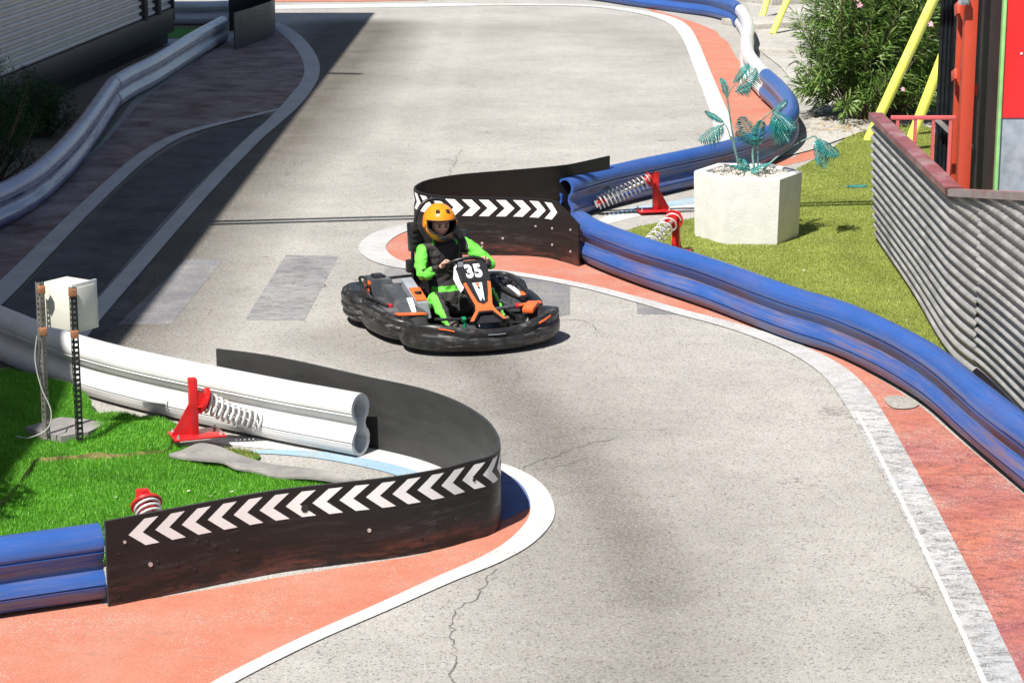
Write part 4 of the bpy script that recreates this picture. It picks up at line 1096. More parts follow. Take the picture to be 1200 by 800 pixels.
# black ribbed gate
YG = 23.6
gt = empty('ribbed_gate', (5.0, YG, 0), 0, 'tall black gate of vertical ribbed sheets behind the red column', 'gate'); go = Vector(gt.location)
def vx(x, Y): return A(x, 150, Y).x
for (xa, xb, dy) in ((1096, 1113, .0), (1139, 1158, .05)):
    a, c = vx(xa, YG + dy), vx(xb, YG + dy); b = MB(); x = a; pts = []
    while x < c: pts += [(x, .0), (x + .012, -.022), (x + .028, -.022), (x + .034, 0)]; x += .042
    b.add([(u - go.x, v_ + dy, z_) for u, v_ in pts for z_ in (.0, 5.6)], [(2 * i_, 2 * i_ + 2, 2 * i_ + 3, 2 * i_ + 1) for i_ in range(len(pts) - 1)])
    b.build('gate_sheet', M['blackgate'], gt, 20, fixn=False)
for (xa, xb, dy) in ((1159, 1169, -.1), (1112, 1115, -.05), (1137, 1141, .2)):
    a, c = vx(xa, YG + dy), vx(xb, YG + dy); b = MB(); b.box(((a + c) / 2 - go.x, dy, 2.8), (c - a, .1, 5.6), bev=.004); b.build('gate_post', M['blackgate'], gt, 30)
b = MB(); p = A(1161, 140, YG - .2); b.box((p.x - go.x, p.y - go.y, p.z), (.035, .02, .30), bev=.003); b.build('handle', M['steel'], gt, 30)
for (xa, ya, xb, yb) in ((1098, 140, 1117, 158), (1139, 170, 1161, 192)):
    b = MB(); b.bar(A(xa, ya, YG - .12) - go, A(xb, yb, YG - .12) - go, .03, .05); b.build('brace', M['steel'], gt, 30)
b = MB(); b.box(((vx(1099, YG + .5) + vx(1169, YG + .5)) / 2 - go.x, .5, 2.8), (vx(1169, YG + .5) - vx(1099, YG + .5), .06, 5.6)); b.build('back_sheet', M['dark_cladding'], gt, 0)
# red and grey booth
YB = 22.0
bk = empty('red_booth', (5.2, YB, 0), 0, 'booth wall with bright red upper and blue grey lower panel at the right edge', 'booth'); ko = Vector(bk.location)
xL = vx(1172, YB); zs = A(1172, 138, YB).z
b = MB(); b.box((xL + 1.2 - ko.x, 0, (zs + 5.6) / 2), (2.4, .06, 5.6 - zs), bev=.003); b.build('upper_panel', M['redpanel'], bk, 30)
b = MB(); b.box((xL + 1.2 - ko.x, .01, zs / 2), (2.4, .06, zs), bev=.003); b.build('lower_panel', M['greypanel'], bk, 30)
b = MB(); b.box((xL - .02 - ko.x, -.01, 2.8), (.03, .09, 5.6), bev=.003); b.build('corner_trim', M['greentrim'], bk, 30)
b = MB(); b.box((xL + .1 - ko.x, 1.0, 2.8), (.1, 1.9, 5.6)); b.box((xL + 2.3 - ko.x, 1.0, 2.8), (.1, 1.9, 5.6)); b.build('side_wall', M['dark_cladding'], bk, 0)
for (x, y) in ((1175, 67), (1197, 63)):
    p = A(x, y, YB - .035); q = MB(); q.disc(p - ko, (0, 1, 0), .012, .01, 8); q.build('bolt', M['pot'], bk, 30)

# yellow tubes
for (xb, yb, xt, yt, dY, lab) in ((1017, 166, 1093, 2, -1.2, 'yellow tube leaning through the oleander bush'), (1062, 178, 1099, 82, -.6, 'short leaning yellow tube between bush and black gate'),
                              (905, 41, 921, 4, .2, 'yellow tube leaning on the pale paving, right of the white rail bend'), (893, 22, 902, -12, .2, 'farthest yellow tube standing near the white rail bend, top edge')):
    p = G(xb, yb); t_ = A(xt, yt, p.y + (.0 if xb > 1000 else .4)); dv = t_ - p
    r_ = .066 if xb > 1000 else .06
    o = MB().tube([p, p + dv * 1.6], r_, 16).build('yellow_tube', M['yellow'], None, 40); tag(o, lab, 'yellow tube', 'yellow leaning tubes')

# ------------------------------------------------------------------ kart
def fairing_mat():
    g = N('scuffed_black_fairing')
    st = g.noise(3.0, 7, .8, co=g.coord((2.2, 2.2, 15))); b = g.noise(3.2, 3, .6)
    m = g.math('MULTIPLY', g.ramp(st, .50, .66), g.ramp(b, .45, .58))
    c = g.mix(g.math('MULTIPLY', m, .8), g.mul((.012, .012, .0125), g.ramp(g.noise(9, 4), .3, .7, .7, 1.5)), (.20, .195, .19))
    g.base(c); g.rough(g.math('ADD', g.math('MULTIPLY', m, .3), .36)); g.bump(g.noise(14, 3, .5), .25, .01); return g.m
M['fairing'] = fairing_mat()
M['kblack'] = simple('satin_black_plastic', (.018, .018, .019), .38, var=.3, scale=14)
M['kgrey'] = simple('dark_grey_plastic', (.060, .064, .072), .42, var=.25, scale=10, dirt=(.15, .15, .15))
M['korange'] = simple('orange_decal', (.80, .14, .035), .42, var=.15, scale=12)
M['kwhite'] = simple('white_decal', (.74, .74, .74), .45, var=.08, scale=12)
M['kgreydec'] = simple('silver_grey_decal', (.34, .36, .40), .35, .1, var=.2, scale=10)
M['rubber'] = simple('tyre_rubber', (.018, .018, .018), .85, var=.3, scale=20)
M['kred'] = simple('red_plastic', (.6, .02, .03), .4, var=.2)
M['kgreen'] = simple('green_anodised', (.02, .36, .16), .3, .4, var=.2)
M['helmet'] = simple('orange_yellow_helmet_shell', (.80, .25, .010), .26, var=.10, scale=9, dirt=(.76, .36, .03))
M['lining'] = simple('helmet_lining', (.012, .012, .012), .9)
M['suit_g'] = simple('bright_green_cloth', (.13, .60, .055), .75, var=.28, scale=13, bump=.25)
M['suit_k'] = simple('charcoal_cloth', (.032, .028, .028), .8, var=.5, scale=12, bump=.3)
M['skin'] = simple('skin', (.60, .33, .24), .5, var=.10, scale=20)
M['shoe'] = simple('grey_suede_shoe', (.22, .18, .15), .85, var=.3, scale=30)
M['eye'] = simple('dark_eye', (.02, .015, .012), .3)
gv = N('visor_tint'); gv.base((.02, .02, .022)); gv.rough(.08); gv.b.inputs['Alpha'].default_value = .30; M['visor'] = gv.m

KO = Vector((-.475, 18.86, 0)); KR = R(180 + 21.5)
kt = empty('go_kart', KO, KR, 'black and orange go-kart number 35 driving on the open track', 'go-kart')
def symm(pts): return pts + [(-x, *r) for x, *r in pts[::-1][1:]]
def sweepf(name, ctrl, sec, mat, parent=kt, n=9, caps=True, smooth=50):
    """ctrl: (x, y, zb, zt, thickness); sec(t) pairs (n, s): n in thickness units, s 0..1 of height"""
    c = cr([Vector((a[0], a[1], 0)) for a in ctrl], n); hv = cr([Vector((a[2], a[3], a[4])) for a in ctrl], n)
    nn = nrm2(c); vs = []; k = len(sec); mi_ = len(c) // 2
    if nn[mi_].dot(c[mi_]) < 0: nn = [-v for v in nn]
    for p, m, h in zip(c, nn, hv):
        for (a, s) in sec: vs.append(p - m * a * h.z + Vector((0, 0, h.x + (h.y - h.x) * s)))
    fs = [(i_ * k + j, i_ * k + (j + 1) % k, (i_ + 1) * k + (j + 1) % k, (i_ + 1) * k + j) for i_ in range(len(c) - 1) for j in range(k)]
    if caps: fs += [tuple(range(k)), tuple((len(c) - 1) * k + j for j in range(k))]
    b = MB(); b.add(vs, fs); return b.build(name, mat, parent, smooth)
SEC = [(.9, .10), (.2, .0), (-.15, .01), (-.36, .08), (-.46, .20), (-.50, .34), (-.50, .52), (-.46, .60), (-.38, .66), (-.40, .72), (-.44, .84), (-.40, .95), (-.28, 1.), (-.05, .985), (.25, .90), (.55, .80), (.9, .70), (.96, .5)]
def secn(s):
    o_ = SEC[3:13]
    for (n0, s0), (n1, s1) in zip(o_[:-1], o_[1:]):
        if s0 <= s <= s1: return n0 + (n1 - n0) * (s - s0) / (s1 - s0)
    return -.3
SECR = [(.9, .08), (.2, .0), (-.2, .02), (-.44, .14), (-.42, .22), (-.36, .25), (-.44, .30), (-.54, .42), (-.50, .50), (-.42, .53), (-.50, .58), (-.54, .72), (-.42, .88), (-.20, .97), (.05, 1.), (.35, .985), (.62, .92), (.9, .78), (.96, .5)]
# orientation: nrm2 of a path going +x -> -x along the front gives +y... flipped by the minus sign
front = [(.50, .33, .07, .19, .10), (.605, .40, .06, .21, .12), (.655, .52, .05, .225, .12), (.63, .64, .045, .25, .12), (.54, .74, .04, .265, .13), (.42, .80, .035, .258, .14),
         (.28, .845, .035, .232, .15), (.14, .872, .03, .215, .15), (0, .88, .03, .212, .15), (-.14, .872, .03, .215, .15), (-.28, .845, .035, .232, .15), (-.42, .80, .035, .262, .14),
         (-.54, .74, .04, .285, .13), (-.63, .64, .045, .285, .12), (-.655, .52, .05, .26, .12), (-.605, .40, .06, .23, .12), (-.50, .33, .07, .19, .10)]
front = [(x * .95, y + .05 * (y > .5), a, b_, c) for x, y, a, b_, c in front][::-1]
ffo = sweepf('front_bumper', front, SEC, M['fairing'])
def frontpt(x, s, out_=0.):
    """point on the bumper face at lateral x and height fraction s"""
    best = min(range(len(front) - 1), key=lambda i_: 0 if min(front[i_][0], front[i_ + 1][0]) <= x <= max(front[i_][0], front[i_ + 1][0]) and front[i_][1] > .6 else 1)
    f0, f1 = front[best], front[best + 1]; t_ = (x - f0[0]) / (f1[0] - f0[0] + 1e-9)
    v = [f0[i_] + (f1[i_] - f0[i_]) * t_ for i_ in range(5)]
    n_ = secn(s)
    tg = Vector((f1[0] - f0[0], f1[1] - f0[1], 0)).normalized(); d = Vector((-tg.y, tg.x, 0))
    if d.y < 0: d = -d
    return Vector((v[0], v[1], v[2] + (v[3] - v[2]) * s)) + d * (-n_ * v[4] + out_)
def patch(name, quad, mat, parent, nseg=8, out_=.004, th=.006):
    """quad: (x0,s0a,s0b,x1,s1a,s1b) curved slot following the bumper face"""
    x0, a0, b0, x1, a1, b1 = quad; vs = []
    for i_ in range(nseg + 1):
        t_ = i_ / nseg; x = x0 + (x1 - x0) * t_; a = a0 + (a1 - a0) * t_; b_ = b0 + (b1 - b0) * t_
        vs += [frontpt(x, a, out_), frontpt(x, b_, out_), frontpt(x, b_, -th), frontpt(x, a, -th)]
    fs = [(i_ * 4 + j, i_ * 4 + (j + 1) % 4, i_ * 4 + 4 + (j + 1) % 4, i_ * 4 + 4 + j) for i_ in range(nseg) for j in range(4)] + [(0, 1, 2, 3), tuple(nseg * 4 + j for j in range(4))]
    b = MB(); b.add(vs, fs); return b.build(name, mat, parent, 40)
patch('slot', (.15, .74, .86, -.13, .74, .86), M['lining'], ffo); patch('slot', (.11, .66, .76, -.09, .66, .76), M['lining'], ffo)
patch('slot', (.48, .82, .85, .22, .60, .82), M['lining'], ffo); patch('slot', (-.22, .60, .80, -.50, .72, .90), M['lining'], ffo)
patch('orange_insert', (.44, .88, .91, .33, .85, .88), M['korange'], ffo, out_=.010); patch('orange_insert', (-.36, .82, .87, -.48, .90, .94), M['korange'], ffo, out_=.010)
patch('badge', (.08, .78, .82, -.06, .78, .82), M['kgreydec'], ffo, out_=.009)
for (x, s) in ((.60, .45), (.58, .70), (-.60, .45), (-.58, .72), (.35, .40), (-.35, .35)):
    b = MB(); p = frontpt(max(-.62, min(.62, x)), s, .003); b.disc(p, (x * .8, 1, 0), .016, .008, 12); b.build('bolt', M['kblack'], ffo, 30)
# side pods
for sd in (1, -1):
    pod = [(.50, .46, .06, .20, .12), (.62, .40, .05, .23, .13), (.685, .28, .045, .255, .13), (.715, .10, .04, .27, .13), (.725, -.08, .04, .275, .13), (.70, -.26, .05, .27, .13), (.60, -.36, .06, .24, .12)]
    pod = [(x * sd * (.98 if sd > 0 else .90), y, a, b_, c) for x, y, a, b_, c in pod]
    if sd > 0: pod = pod[::-1]
    else: pod = pod
    pod = pod if sd < 0 else pod
    # make the normal point outward
    c0_ = Vector((pod[1][0] - pod[0][0], pod[1][1] - pod[0][1], 0)); n0 = Vector((c0_.y, -c0_.x, 0)); mid = Vector((pod[3][0], 0, 0))
    if (-n0).dot(Vector((-sd, 0, 0))) > 0 and False: pod = pod[::-1]
    po = sweepf('side_pod', pod[::-1], SEC, M['fairing'])
    b = MB()
    dk = [(.60, .40), (.66, .20), (.67, -.05), (.62, -.28), (.40, -.30), (.34, .0), (.36, .34)]
    vs = [(x * sd, y, .235 + (.03 if y < 0 else 0)) for x, y in dk] + [(x * sd, y, .19) for x, y in dk]
    b.add(vs, [tuple(range(7)), tuple(range(7, 14))[::-1]] + [(i_, (i_ + 1) % 7, 7 + (i_ + 1) % 7, 7 + i_) for i_ in range(7)])
    b.build('pod_deck', M['kgrey'], po, 25)
    b = MB(); b.prism([(.63 * sd, .38), (.64 * sd, .30), (.42 * sd, .36), (.40 * sd, .42)], .246, .256); b.build('orange_decal', M['korange'], po, 20)
# rear bumper
rear = [(.60, -.18, .07, .22, .10), (.72, -.22, .06, .26, .13), (.80, -.34, .055, .30, .14), (.81, -.50, .055, .31, .14), (.76, -.64, .055, .31, .14), (.62, -.72, .06, .30, .14), (.35, -.75, .07, .26, .13), (0, -.76, .07, .25, .13)]
rear = [(x * .93, y - .04 * (y < -.6), *q_) for x, y, *q_ in rear]; rear = rear + [(-x * .95, y, a, b_, c) for x, y, a, b_, c in rear[::-1][1:]]
ro_ = sweepf('rear_bumper', rear, SECR, M['fairing'])
# wheels
for (x, y, r_, wd_) in ((.50, .50, .125, .12), (-.50, .50, .125, .12), (.60, -.46, .14, .19), (-.60, -.46, .14, .19)):
    b = MB(); n_ = 28; pr2 = [(-.5, .55), (-.5, .86), (-.40, .97), (-.2, 1.), (.2, 1.), (.40, .97), (.5, .86), (.5, .55)]
    vs = [(x + wd_ * a, y + r_ * q_ * math.cos(2 * math.pi * j / n_), r_ + r_ * q_ * math.sin(2 * math.pi * j / n_)) for a, q_ in pr2 for j in range(n_)]
    fs = [(i_ * n_ + j, i_ * n_ + (j + 1) % n_, (i_ + 1) * n_ + (j + 1) % n_, (i_ + 1) * n_ + j) for i_ in range(len(pr2) - 1) for j in range(n_)]
    b.add(vs, fs); wh = b.build('wheel', M['rubber'], kt, 40)
    b = MB(); b.disc((x, y, r_), (1, 0, 0), r_ * .56, wd_ * .7, 24); b.disc((x, y, r_), (1, 0, 0), r_ * .2, wd_ * .95, 12); b.build('rim', M['steel'], wh, 35)
# chassis
b = MB(); b.prism([(.34, .62), (.30, -.1), (.34, -.62), (-.34, -.62), (-.30, -.1), (-.34, .62), (-.2, .74), (.2, .74)], .045, .055); b.build('floor_pan', M['kgrey'], kt, 20)
b = MB()
for sd in (1, -1):
    b.tube(cr([(.32 * sd, -.70, .09), (.33 * sd, -.2, .075), (.36 * sd, .3, .075), (.30 * sd, .62, .09), (.12 * sd, .76, .10)], 6), .015, 10)
    b.tube([(.34 * sd, .30, .09), (.46 * sd, .48, .12)], .014, 8); b.tube(cr([(.33 * sd, -.1, .09), (.55 * sd, -.1, .12), (.58 * sd, .25, .12), (.34 * sd, .28, .09)], 6), .012, 8)
b.tube([(.58, -.46, .14), (-.58, -.46, .14)], .015, 10)
b.tube(cr([(.36, -.62, .10), (.36, -.66, .30), (.30, -.66, .335), (-.30, -.66, .335), (-.36, -.66, .3), (-.36, -.62, .1)], 5), .014, 8)
b.build('frame', M['darksteel'], kt, 40)
# tie rods and pedals
b = MB(); b.tube([(.40, .60, .245), (.17, .64, .235)], .013, 10); b.disc((.165, .641, .235), (1, 0, 0), .022, .03, 14, 1); b.disc((.155, .641, .20), (0, 0, 1), .014, .07, 10, 1)
b.build('brake_pedal', [M['darksteel'], M['kgreen']], kt, 40)
b = MB(); b.tube([(-.11, .60, .285), (-.33, .55, .285)], .016, 10); b.disc((-.335, .55, .285), (1, 0, 0), .024, .025, 14, 1); b.build('throttle_rod', [M['kgrey'], M['kred']], kt, 40)
b = MB(); b.bar((-.40, .63, .255), (-.52, .46, .275), .10, .05, bev=.016); b.build('orange_shroud', M['korange'], kt, 40)
# seat
seat = []
b = MB(); prof2 = [(.12, .10), (.02, .075), (-.15, .075), (-.28, .11), (-.38, .25), (-.42, .40), (-.44, .56)]
for (y, z) in prof2:
    hw = .20 if z < .3 else .18
    seat.append([(-hw - .02, y, z + .14 if z < .3 else z), (-hw, y - 0.0, z + .05 if z < .3 else z), (-hw * .6, y - .01, z), (0, y - .015, z), (hw * .6, y - .01, z), (hw, y, z + .05 if z < .3 else z), (hw + .02, y, z + .14 if z < .3 else z)])
vs = [p for r_ in seat for p in r_]; vs += [(p[0] * 1.06, p[1] - .012, p[2] - .012) for p in vs]; n_ = len(seat) * 7
fs = [(a * 7 + c, a * 7 + c + 1, (a + 1) * 7 + c + 1, (a + 1) * 7 + c) for a in range(len(seat) - 1) for c in range(6)]
b.add(vs, fs + [tuple(i_ + n_ for i_ in f[::-1]) for f in fs]); b.build('seat', M['kblack'], kt, 50)
# high seat back with side pads and roll hoop
b = MB(); b.box((0, -.445, .62), (.40, .05, .44), Matrix.Rotation(R(8), 3, 'X'), bev=.02); sb = b.build('backrest', M['kblack'], kt, 35)
b = MB(); b.box((.235, -.40, .73), (.07, .10, .25), Matrix.Rotation(R(8), 3, 'X'), bev=.015)
for k in range(4): b.box((.235, -.345, .65 + .05 * k), (.055, .02, .028), bev=.004)
b.build('side_pad', M['kblack'], sb, 35)
b = MB(); b.box((.27, -.38, .485), (.06, .07, .11), bev=.012); b.build('side_pad', M['kblack'], sb, 35)
b = MB(); b.box((-.235, -.40, .66), (.06, .09, .20), Matrix.Rotation(R(8), 3, 'X'), bev=.015); b.build('side_pad', M['kblack'], sb, 35)
b = MB(); b.tube(cr([(.19, -.52, .12), (.19, -.52, .70), (.12, -.51, .97), (-.02, -.50, 1.02), (-.11, -.49, .95), (-.2, -.46, .62), (-.24, -.40, .2)], 8), .016, 10); b.build('roll_hoop', M['kblack'], kt, 50)
# engine side (driver's right)
def wedge(name, pts_lo, pts_hi, mat, parent=kt, bev=.006):
    """prism between two quads"""
    bm = bmesh.new(); v = [bm.verts.new(p) for p in pts_lo + pts_hi]; n_ = len(pts_lo)
    bm.faces.new(v[:n_][::-1]); bm.faces.new(v[n_:])
    for i_ in range(n_): bm.faces.new((v[i_], v[(i_ + 1) % n_], v[n_ + (i_ + 1) % n_], v[n_ + i_]))
    if bev: bmesh.ops.bevel(bm, geom=bm.edges[:], offset=bev, segments=2, affect='EDGES')
    me = bpy.data.meshes.new(name); bmesh.ops.recalc_face_normals(bm, faces=bm.faces[:]); bm.to_mesh(me); bm.free(); me.materials.append(mat)
    me.polygons.foreach_set('use_smooth', [True] * len(me.polygons)); me.set_sharp_from_angle(angle=R(30))
    o = bpy.data.objects.new(name, me); col.objects.link(o); o.parent = parent; return o
def quad(x0, x1, y0, y1, z): return [(x0, y0, z), (x1, y0, z), (x1, y1, z), (x0, y1, z)]
eng = wedge('engine_cover', quad(.42, .66, -.60, -.28, .20), quad(.45, .62, -.55, -.32, .40), M['kgrey'])
wedge('cap', quad(.48, .59, -.50, -.38, .40), quad(.49, .58, -.49, -.39, .425), M['kblack'], eng)
wedge('orange_decal', [(.635, -.50, .27), (.635, -.36, .27), (.61, -.36, .38), (.61, -.50, .38)], [(.646, -.50, .27), (.646, -.36, .27), (.625, -.36, .38), (.625, -.50, .38)], M['korange'], eng, .001)
wedge('fuel_tank', [(.36, -.30, .14), (.58, -.30, .14), (.58, .12, .14), (.36, .12, .14)], [(.40, -.28, .37), (.55, -.28, .37), (.54, .06, .30), (.42, .06, .30)], M['kgrey'])
wedge('tank_shroud', [(.40, .06, .14), (.62, .06, .14), (.60, .34, .20), (.44, .34, .20)], [(.43, .08, .32), (.57, .08, .32), (.53, .32, .245), (.47, .32, .245)], M['kgrey'])
wedge('white_decal', [(.47, .11, .318), (.42, .11, .318), (.46, .33, .25), (.50, .33, .25)], [(.47, .11, .328), (.42, .11, .328), (.46, .33, .26), (.50, .33, .26)], M['kwhite'], bev=.001)
pn = wedge('side_panel', [(.26, -.34, .20), (.36, -.34, .20), (.36, .14, .14), (.26, .14, .14)], [(.27, -.32, .40), (.37, -.32, .40), (.38, .12, .28), (.28, .12, .28)], M['kgreydec'])
wedge('orange_decal', [(.275, -.12, .35), (.37, -.12, .35), (.38, .10, .29), (.285, .10, .29)], [(.275, -.12, .357), (.37, -.12, .357), (.38, .10, .297), (.285, .10, .297)], M['korange'], pn, .001)
b = MB(); b.disc((.325, -.02, .335), (0, -.3, 1), .03, .02, 16); b.build('latch', M['kblack'], pn, 30)
b = MB()
for k in range(3): b.tube(cr([(.68, -.34 + .02 * k, .33 - .02 * k), (.72, -.22 + .02 * k, .36 - .03 * k), (.70, -.10, .30), (.62, .02 + .03 * k, .26)], 6), .014, 8)
b.build('hose', M['kblack'], kt, 50)
b = MB(); b.tube(cr([(.66, -.40, .30), (.70, -.44, .40), (.68, -.34, .42), (.70, -.24, .36)], 6), .012, 8); b.build('guard_loop', M['kblack'], kt, 50)
b = MB()
for p in ((.62, .03, .26), (.60, .08, .265), (.56, .10, .27), (.65, -.02, .26)): b.box(p, (.03, .03, .03), bev=.006)
b.build('red_fittings', M['kred'], kt, 30)
# engine block details behind
b = MB(); b.box((.24, -.44, .22), (.16, .2, .16), bev=.01)
for k in range(6): b.box((.24, -.44, .15 + k * .028), (.19, .23, .008))
b.build('engine_block', M['darksteel'], kt, 30)
# driver's left side tank shroud
ls = wedge('side_shroud', [(-.36, -.28, .14), (-.62, -.28, .14), (-.60, .30, .16), (-.40, .34, .16)], [(-.38, -.24, .38), (-.56, -.24, .38), (-.56, .24, .285), (-.42, .26, .285)], M['kgrey'], bev=.02)
b = MB(); b.tube(cr([(-.40, -.20, .385), (-.54, -.20, .385), (-.57, .02, .35), (-.57, .22, .30), (-.47, .28, .295), (-.40, .10, .33)], 6, True), .016, 8); b.build('guard_loop', M['kblack'], ls, 50)
for (x, y, z) in ((-.46, -.12, .385), (-.50, -.03, .37), (-.44, .0, .365), (-.50, .07, .35)):
    b = MB(); b.disc((x, y, z), (0, .3, 1), .028, .02, 12); b.build('cap', M['kblack'], ls, 30)
wedge('white_decal', [(-.44, .06, .345), (-.49, .06, .345), (-.52, .25, .292), (-.48, .25, .292)], [(-.44, .06, .352), (-.49, .06, .352), (-.52, .25, .30), (-.48, .25, .30)], M['kwhite'], ls, .001)
wedge('orange_decal', [(-.50, .19, .31), (-.53, .19, .31), (-.55, .26, .29), (-.49, .26, .29)], [(-.50, .19, .32), (-.53, .19, .32), (-.55, .26, .30), (-.49, .26, .30)], M['korange'], ls, .001)

# nose panel carrying the number
pA = Vector((-.03, .70, .225)); pB = Vector((-.03, .27, .635)); vdir = (pB - pA).normalized(); LP = (pB - pA).length; udir = Vector((-1, 0, 0)); ndir = udir.cross(vdir)
if ndir.y < 0: ndir = -ndir
def PP(u, v, n_=0.): return pA + udir * u + vdir * (v * LP) + ndir * n_
def plate(name, pts, n0, n1, mat, parent, bow=0.):
    b = MB(); k = len(pts); T_ = lambda u, v, n_: PP(u, v, n_ - bow * (u / .12) ** 2)
    vs = [T_(u, v, n0) for u, v in pts] + [T_(u, v, n1) for u, v in pts]
    tr = tessellate_polygon([[Vector((u, v * LP, 0)) for u, v in pts]])
    b.add(vs, [t_[::-1] for t_ in tr] + [tuple(i_ + k for i_ in t_) for t_ in tr] + [(i_, (i_ + 1) % k, k + (i_ + 1) % k, k + i_) for i_ in range(k)])
    return b.build(name, mat, parent, 25)
outl = [(.10, 1.), (.135, .90), (.13, .70), (.10, .45), (.075, .26), (.085, .17), (.165, .0), (.125, -.01), (.055, .13), (-.055, .13), (-.125, -.01), (-.165, .0), (-.085, .17), (-.075, .26), (-.10, .45), (-.13, .70), (-.135, .90), (-.10, 1.)]
np_ = plate('nose_panel', outl, -.05, .0, M['kblack'], kt)
plate('orange_decal', [(.118, .62), (.10, .45), (.075, .26), (.085, .17), (.16, .0), (.13, -.0), (.06, .155), (-.06, .155), (-.13, -.0), (-.16, .0), (-.085, .17), (-.075, .26), (-.10, .45), (-.118, .62),
                       (-.095, .64), (-.07, .45), (-.045, .30), (0, .255), (.045, .30), (.07, .45), (.095, .64)], .0005, .004, M['korange'], np_)
plate('white_decal', [(.042, .62), (.018, .325), (-.018, .325), (-.042, .62)], .0005, .005, M['kwhite'], np_)
plate('orange_decal', [(.014, .615), (.008, .55), (-.008, .55), (-.014, .615)], .0052, .007, M['korange'], np_)
plate('black_notch', [(.06, .16), (.135, -.01), (-.135, -.01), (-.06, .16)], -.045, -.03, M['kblack'], np_)
for v in (.34, .53): 
    b = MB(); b.disc(PP(0, v, .008), ndir, .009, .008, 8); b.build('bolt', M['kblack'], np_, 30)
plate('number_field', [(.095, .99), (.128, .90), (.122, .66), (-.122, .66), (-.128, .90), (-.095, .99)], .0005, .003, M['kblack'], np_)
for k in range(5):
    plate('stripe_decal', [(-.118 + .010 * k, .90 + .0), (-.114 + .010 * k, .90), (-.105 + .010 * k, .985), (-.109 + .010 * k, .985)], .0032, .0045, M['kgreydec'], np_)
# side cheeks of the panel
wedge('panel_cheek', [tuple(PP(-.13, .98, -.06)), tuple(PP(-.160, .80, -.08)), tuple(PP(-.135, .55, -.07)), tuple(PP(-.12, .60, -.05))], [tuple(PP(-.12, .97, -.01)), tuple(PP(-.15, .80, -.03)), tuple(PP(-.125, .55, -.03)), tuple(PP(-.11, .60, -.01))], M['kwhite'], np_, .003)
def text_mesh(s, size, offset, th, name, mat, parent, xf, squeeze=.82):
    cu = bpy.data.curves.new('t', 'FONT'); cu.body = s; cu.size = size; cu.offset = offset; cu.extrude = th; cu.align_x = 'CENTER'; cu.align_y = 'CENTER'; cu.resolution_u = 4; cu.space_character = 1.12
    to = bpy.data.objects.new('t', cu); col.objects.link(to); dg = bpy.context.evaluated_depsgraph_get(); dg.update()
    me = bpy.data.meshes.new_from_object(to.evaluated_get(dg)); bpy.data.objects.remove(to); bpy.data.curves.remove(cu)
    me.name = name
    for v in me.vertices: v.co = xf(Vector((v.co.x * squeeze, v.co.y, v.co.z)))
    me.materials.clear(); me.materials.append(mat); o = bpy.data.objects.new(name, me); col.objects.link(o); o.parent = parent; return o
cN = (.805)
text_mesh('35', .172, .0085, .0012, 'race_number', M['kwhite'], np_, lambda v: PP(0, cN, .006) + udir * (-v.x if False else v.x) + vdir * v.y + ndir * v.z, .80)

# steering wheel
swc = Vector((-.04, .12, .565)); swn = Vector((0, -.62, .78)).normalized(); sx_ = Vector((1, 0, 0)); sy_ = swn.cross(sx_)
b = MB(); ring_ = [swc + sx_ * math.cos(a) * .170 + sy_ * math.sin(a) * (.135 if math.sin(a) < 0 else .13) for a in [2 * math.pi * k / 40 for k in range(41)]]
b.tube(ring_, .0155, 10, caps=False); swo = b.build('steering_wheel', M['kblack'], kt, 60)
b = MB()
for a in (R(20), R(160), R(270)): b.bar(swc - swn * .01, swc + sx_ * math.cos(a) * .165 + sy_ * math.sin(a) * .13, .03, .01, up=swn)
b.disc(swc, swn, .045, .03, 16); b.build('spoke', M['kgrey'], swo, 30)
b = MB(); b.tube([swc, (-.03, .50, .12)], .012, 10); b.build('steering_column', M['darksteel'], kt, 40)

# ------------------------------------------------------------------ driver
dv = empty('person', KO, KR, 'driver in orange helmet and green and black suit seated in the kart', 'person')
def skin_mesh(nodes, edges, root, sub=2):
    me = bpy.data.meshes.new('tmp'); me.from_pydata([n_[0] for n_ in nodes], edges, []); o = bpy.data.objects.new('tmp', me); col.objects.link(o)
    m = o.modifiers.new('s', 'SKIN'); m.use_smooth_shade = True; m.branch_smoothing = .4
    if not me.skin_vertices: 
        pass
    for i_, n_ in enumerate(nodes):
        sv = me.skin_vertices[0].data[i_]; r_ = n_[1]; sv.radius = (r_, r_) if not isinstance(r_, tuple) else r_; sv.use_root = (i_ == root)
    s_ = o.modifiers.new('u', 'SUBSURF'); s_.levels = sub; s_.render_levels = sub
    dg = bpy.context.evaluated_depsgraph_get(); dg.update(); m2 = bpy.data.meshes.new_from_object(o.evaluated_get(dg)); bpy.data.objects.remove(o)
    return m2
def V(*a): return Vector(a)
shR = V(.205, -.22, .655); shL = V(-.155, -.22, .685); elR = V(.285, -.02, .46); elL = V(-.325, .0, .52); haR = V(.155, .135, .585); haL = V(-.215, .125, .575)
wrR = elR.lerp(haR, .80); wrL = elL.lerp(haL, .80)
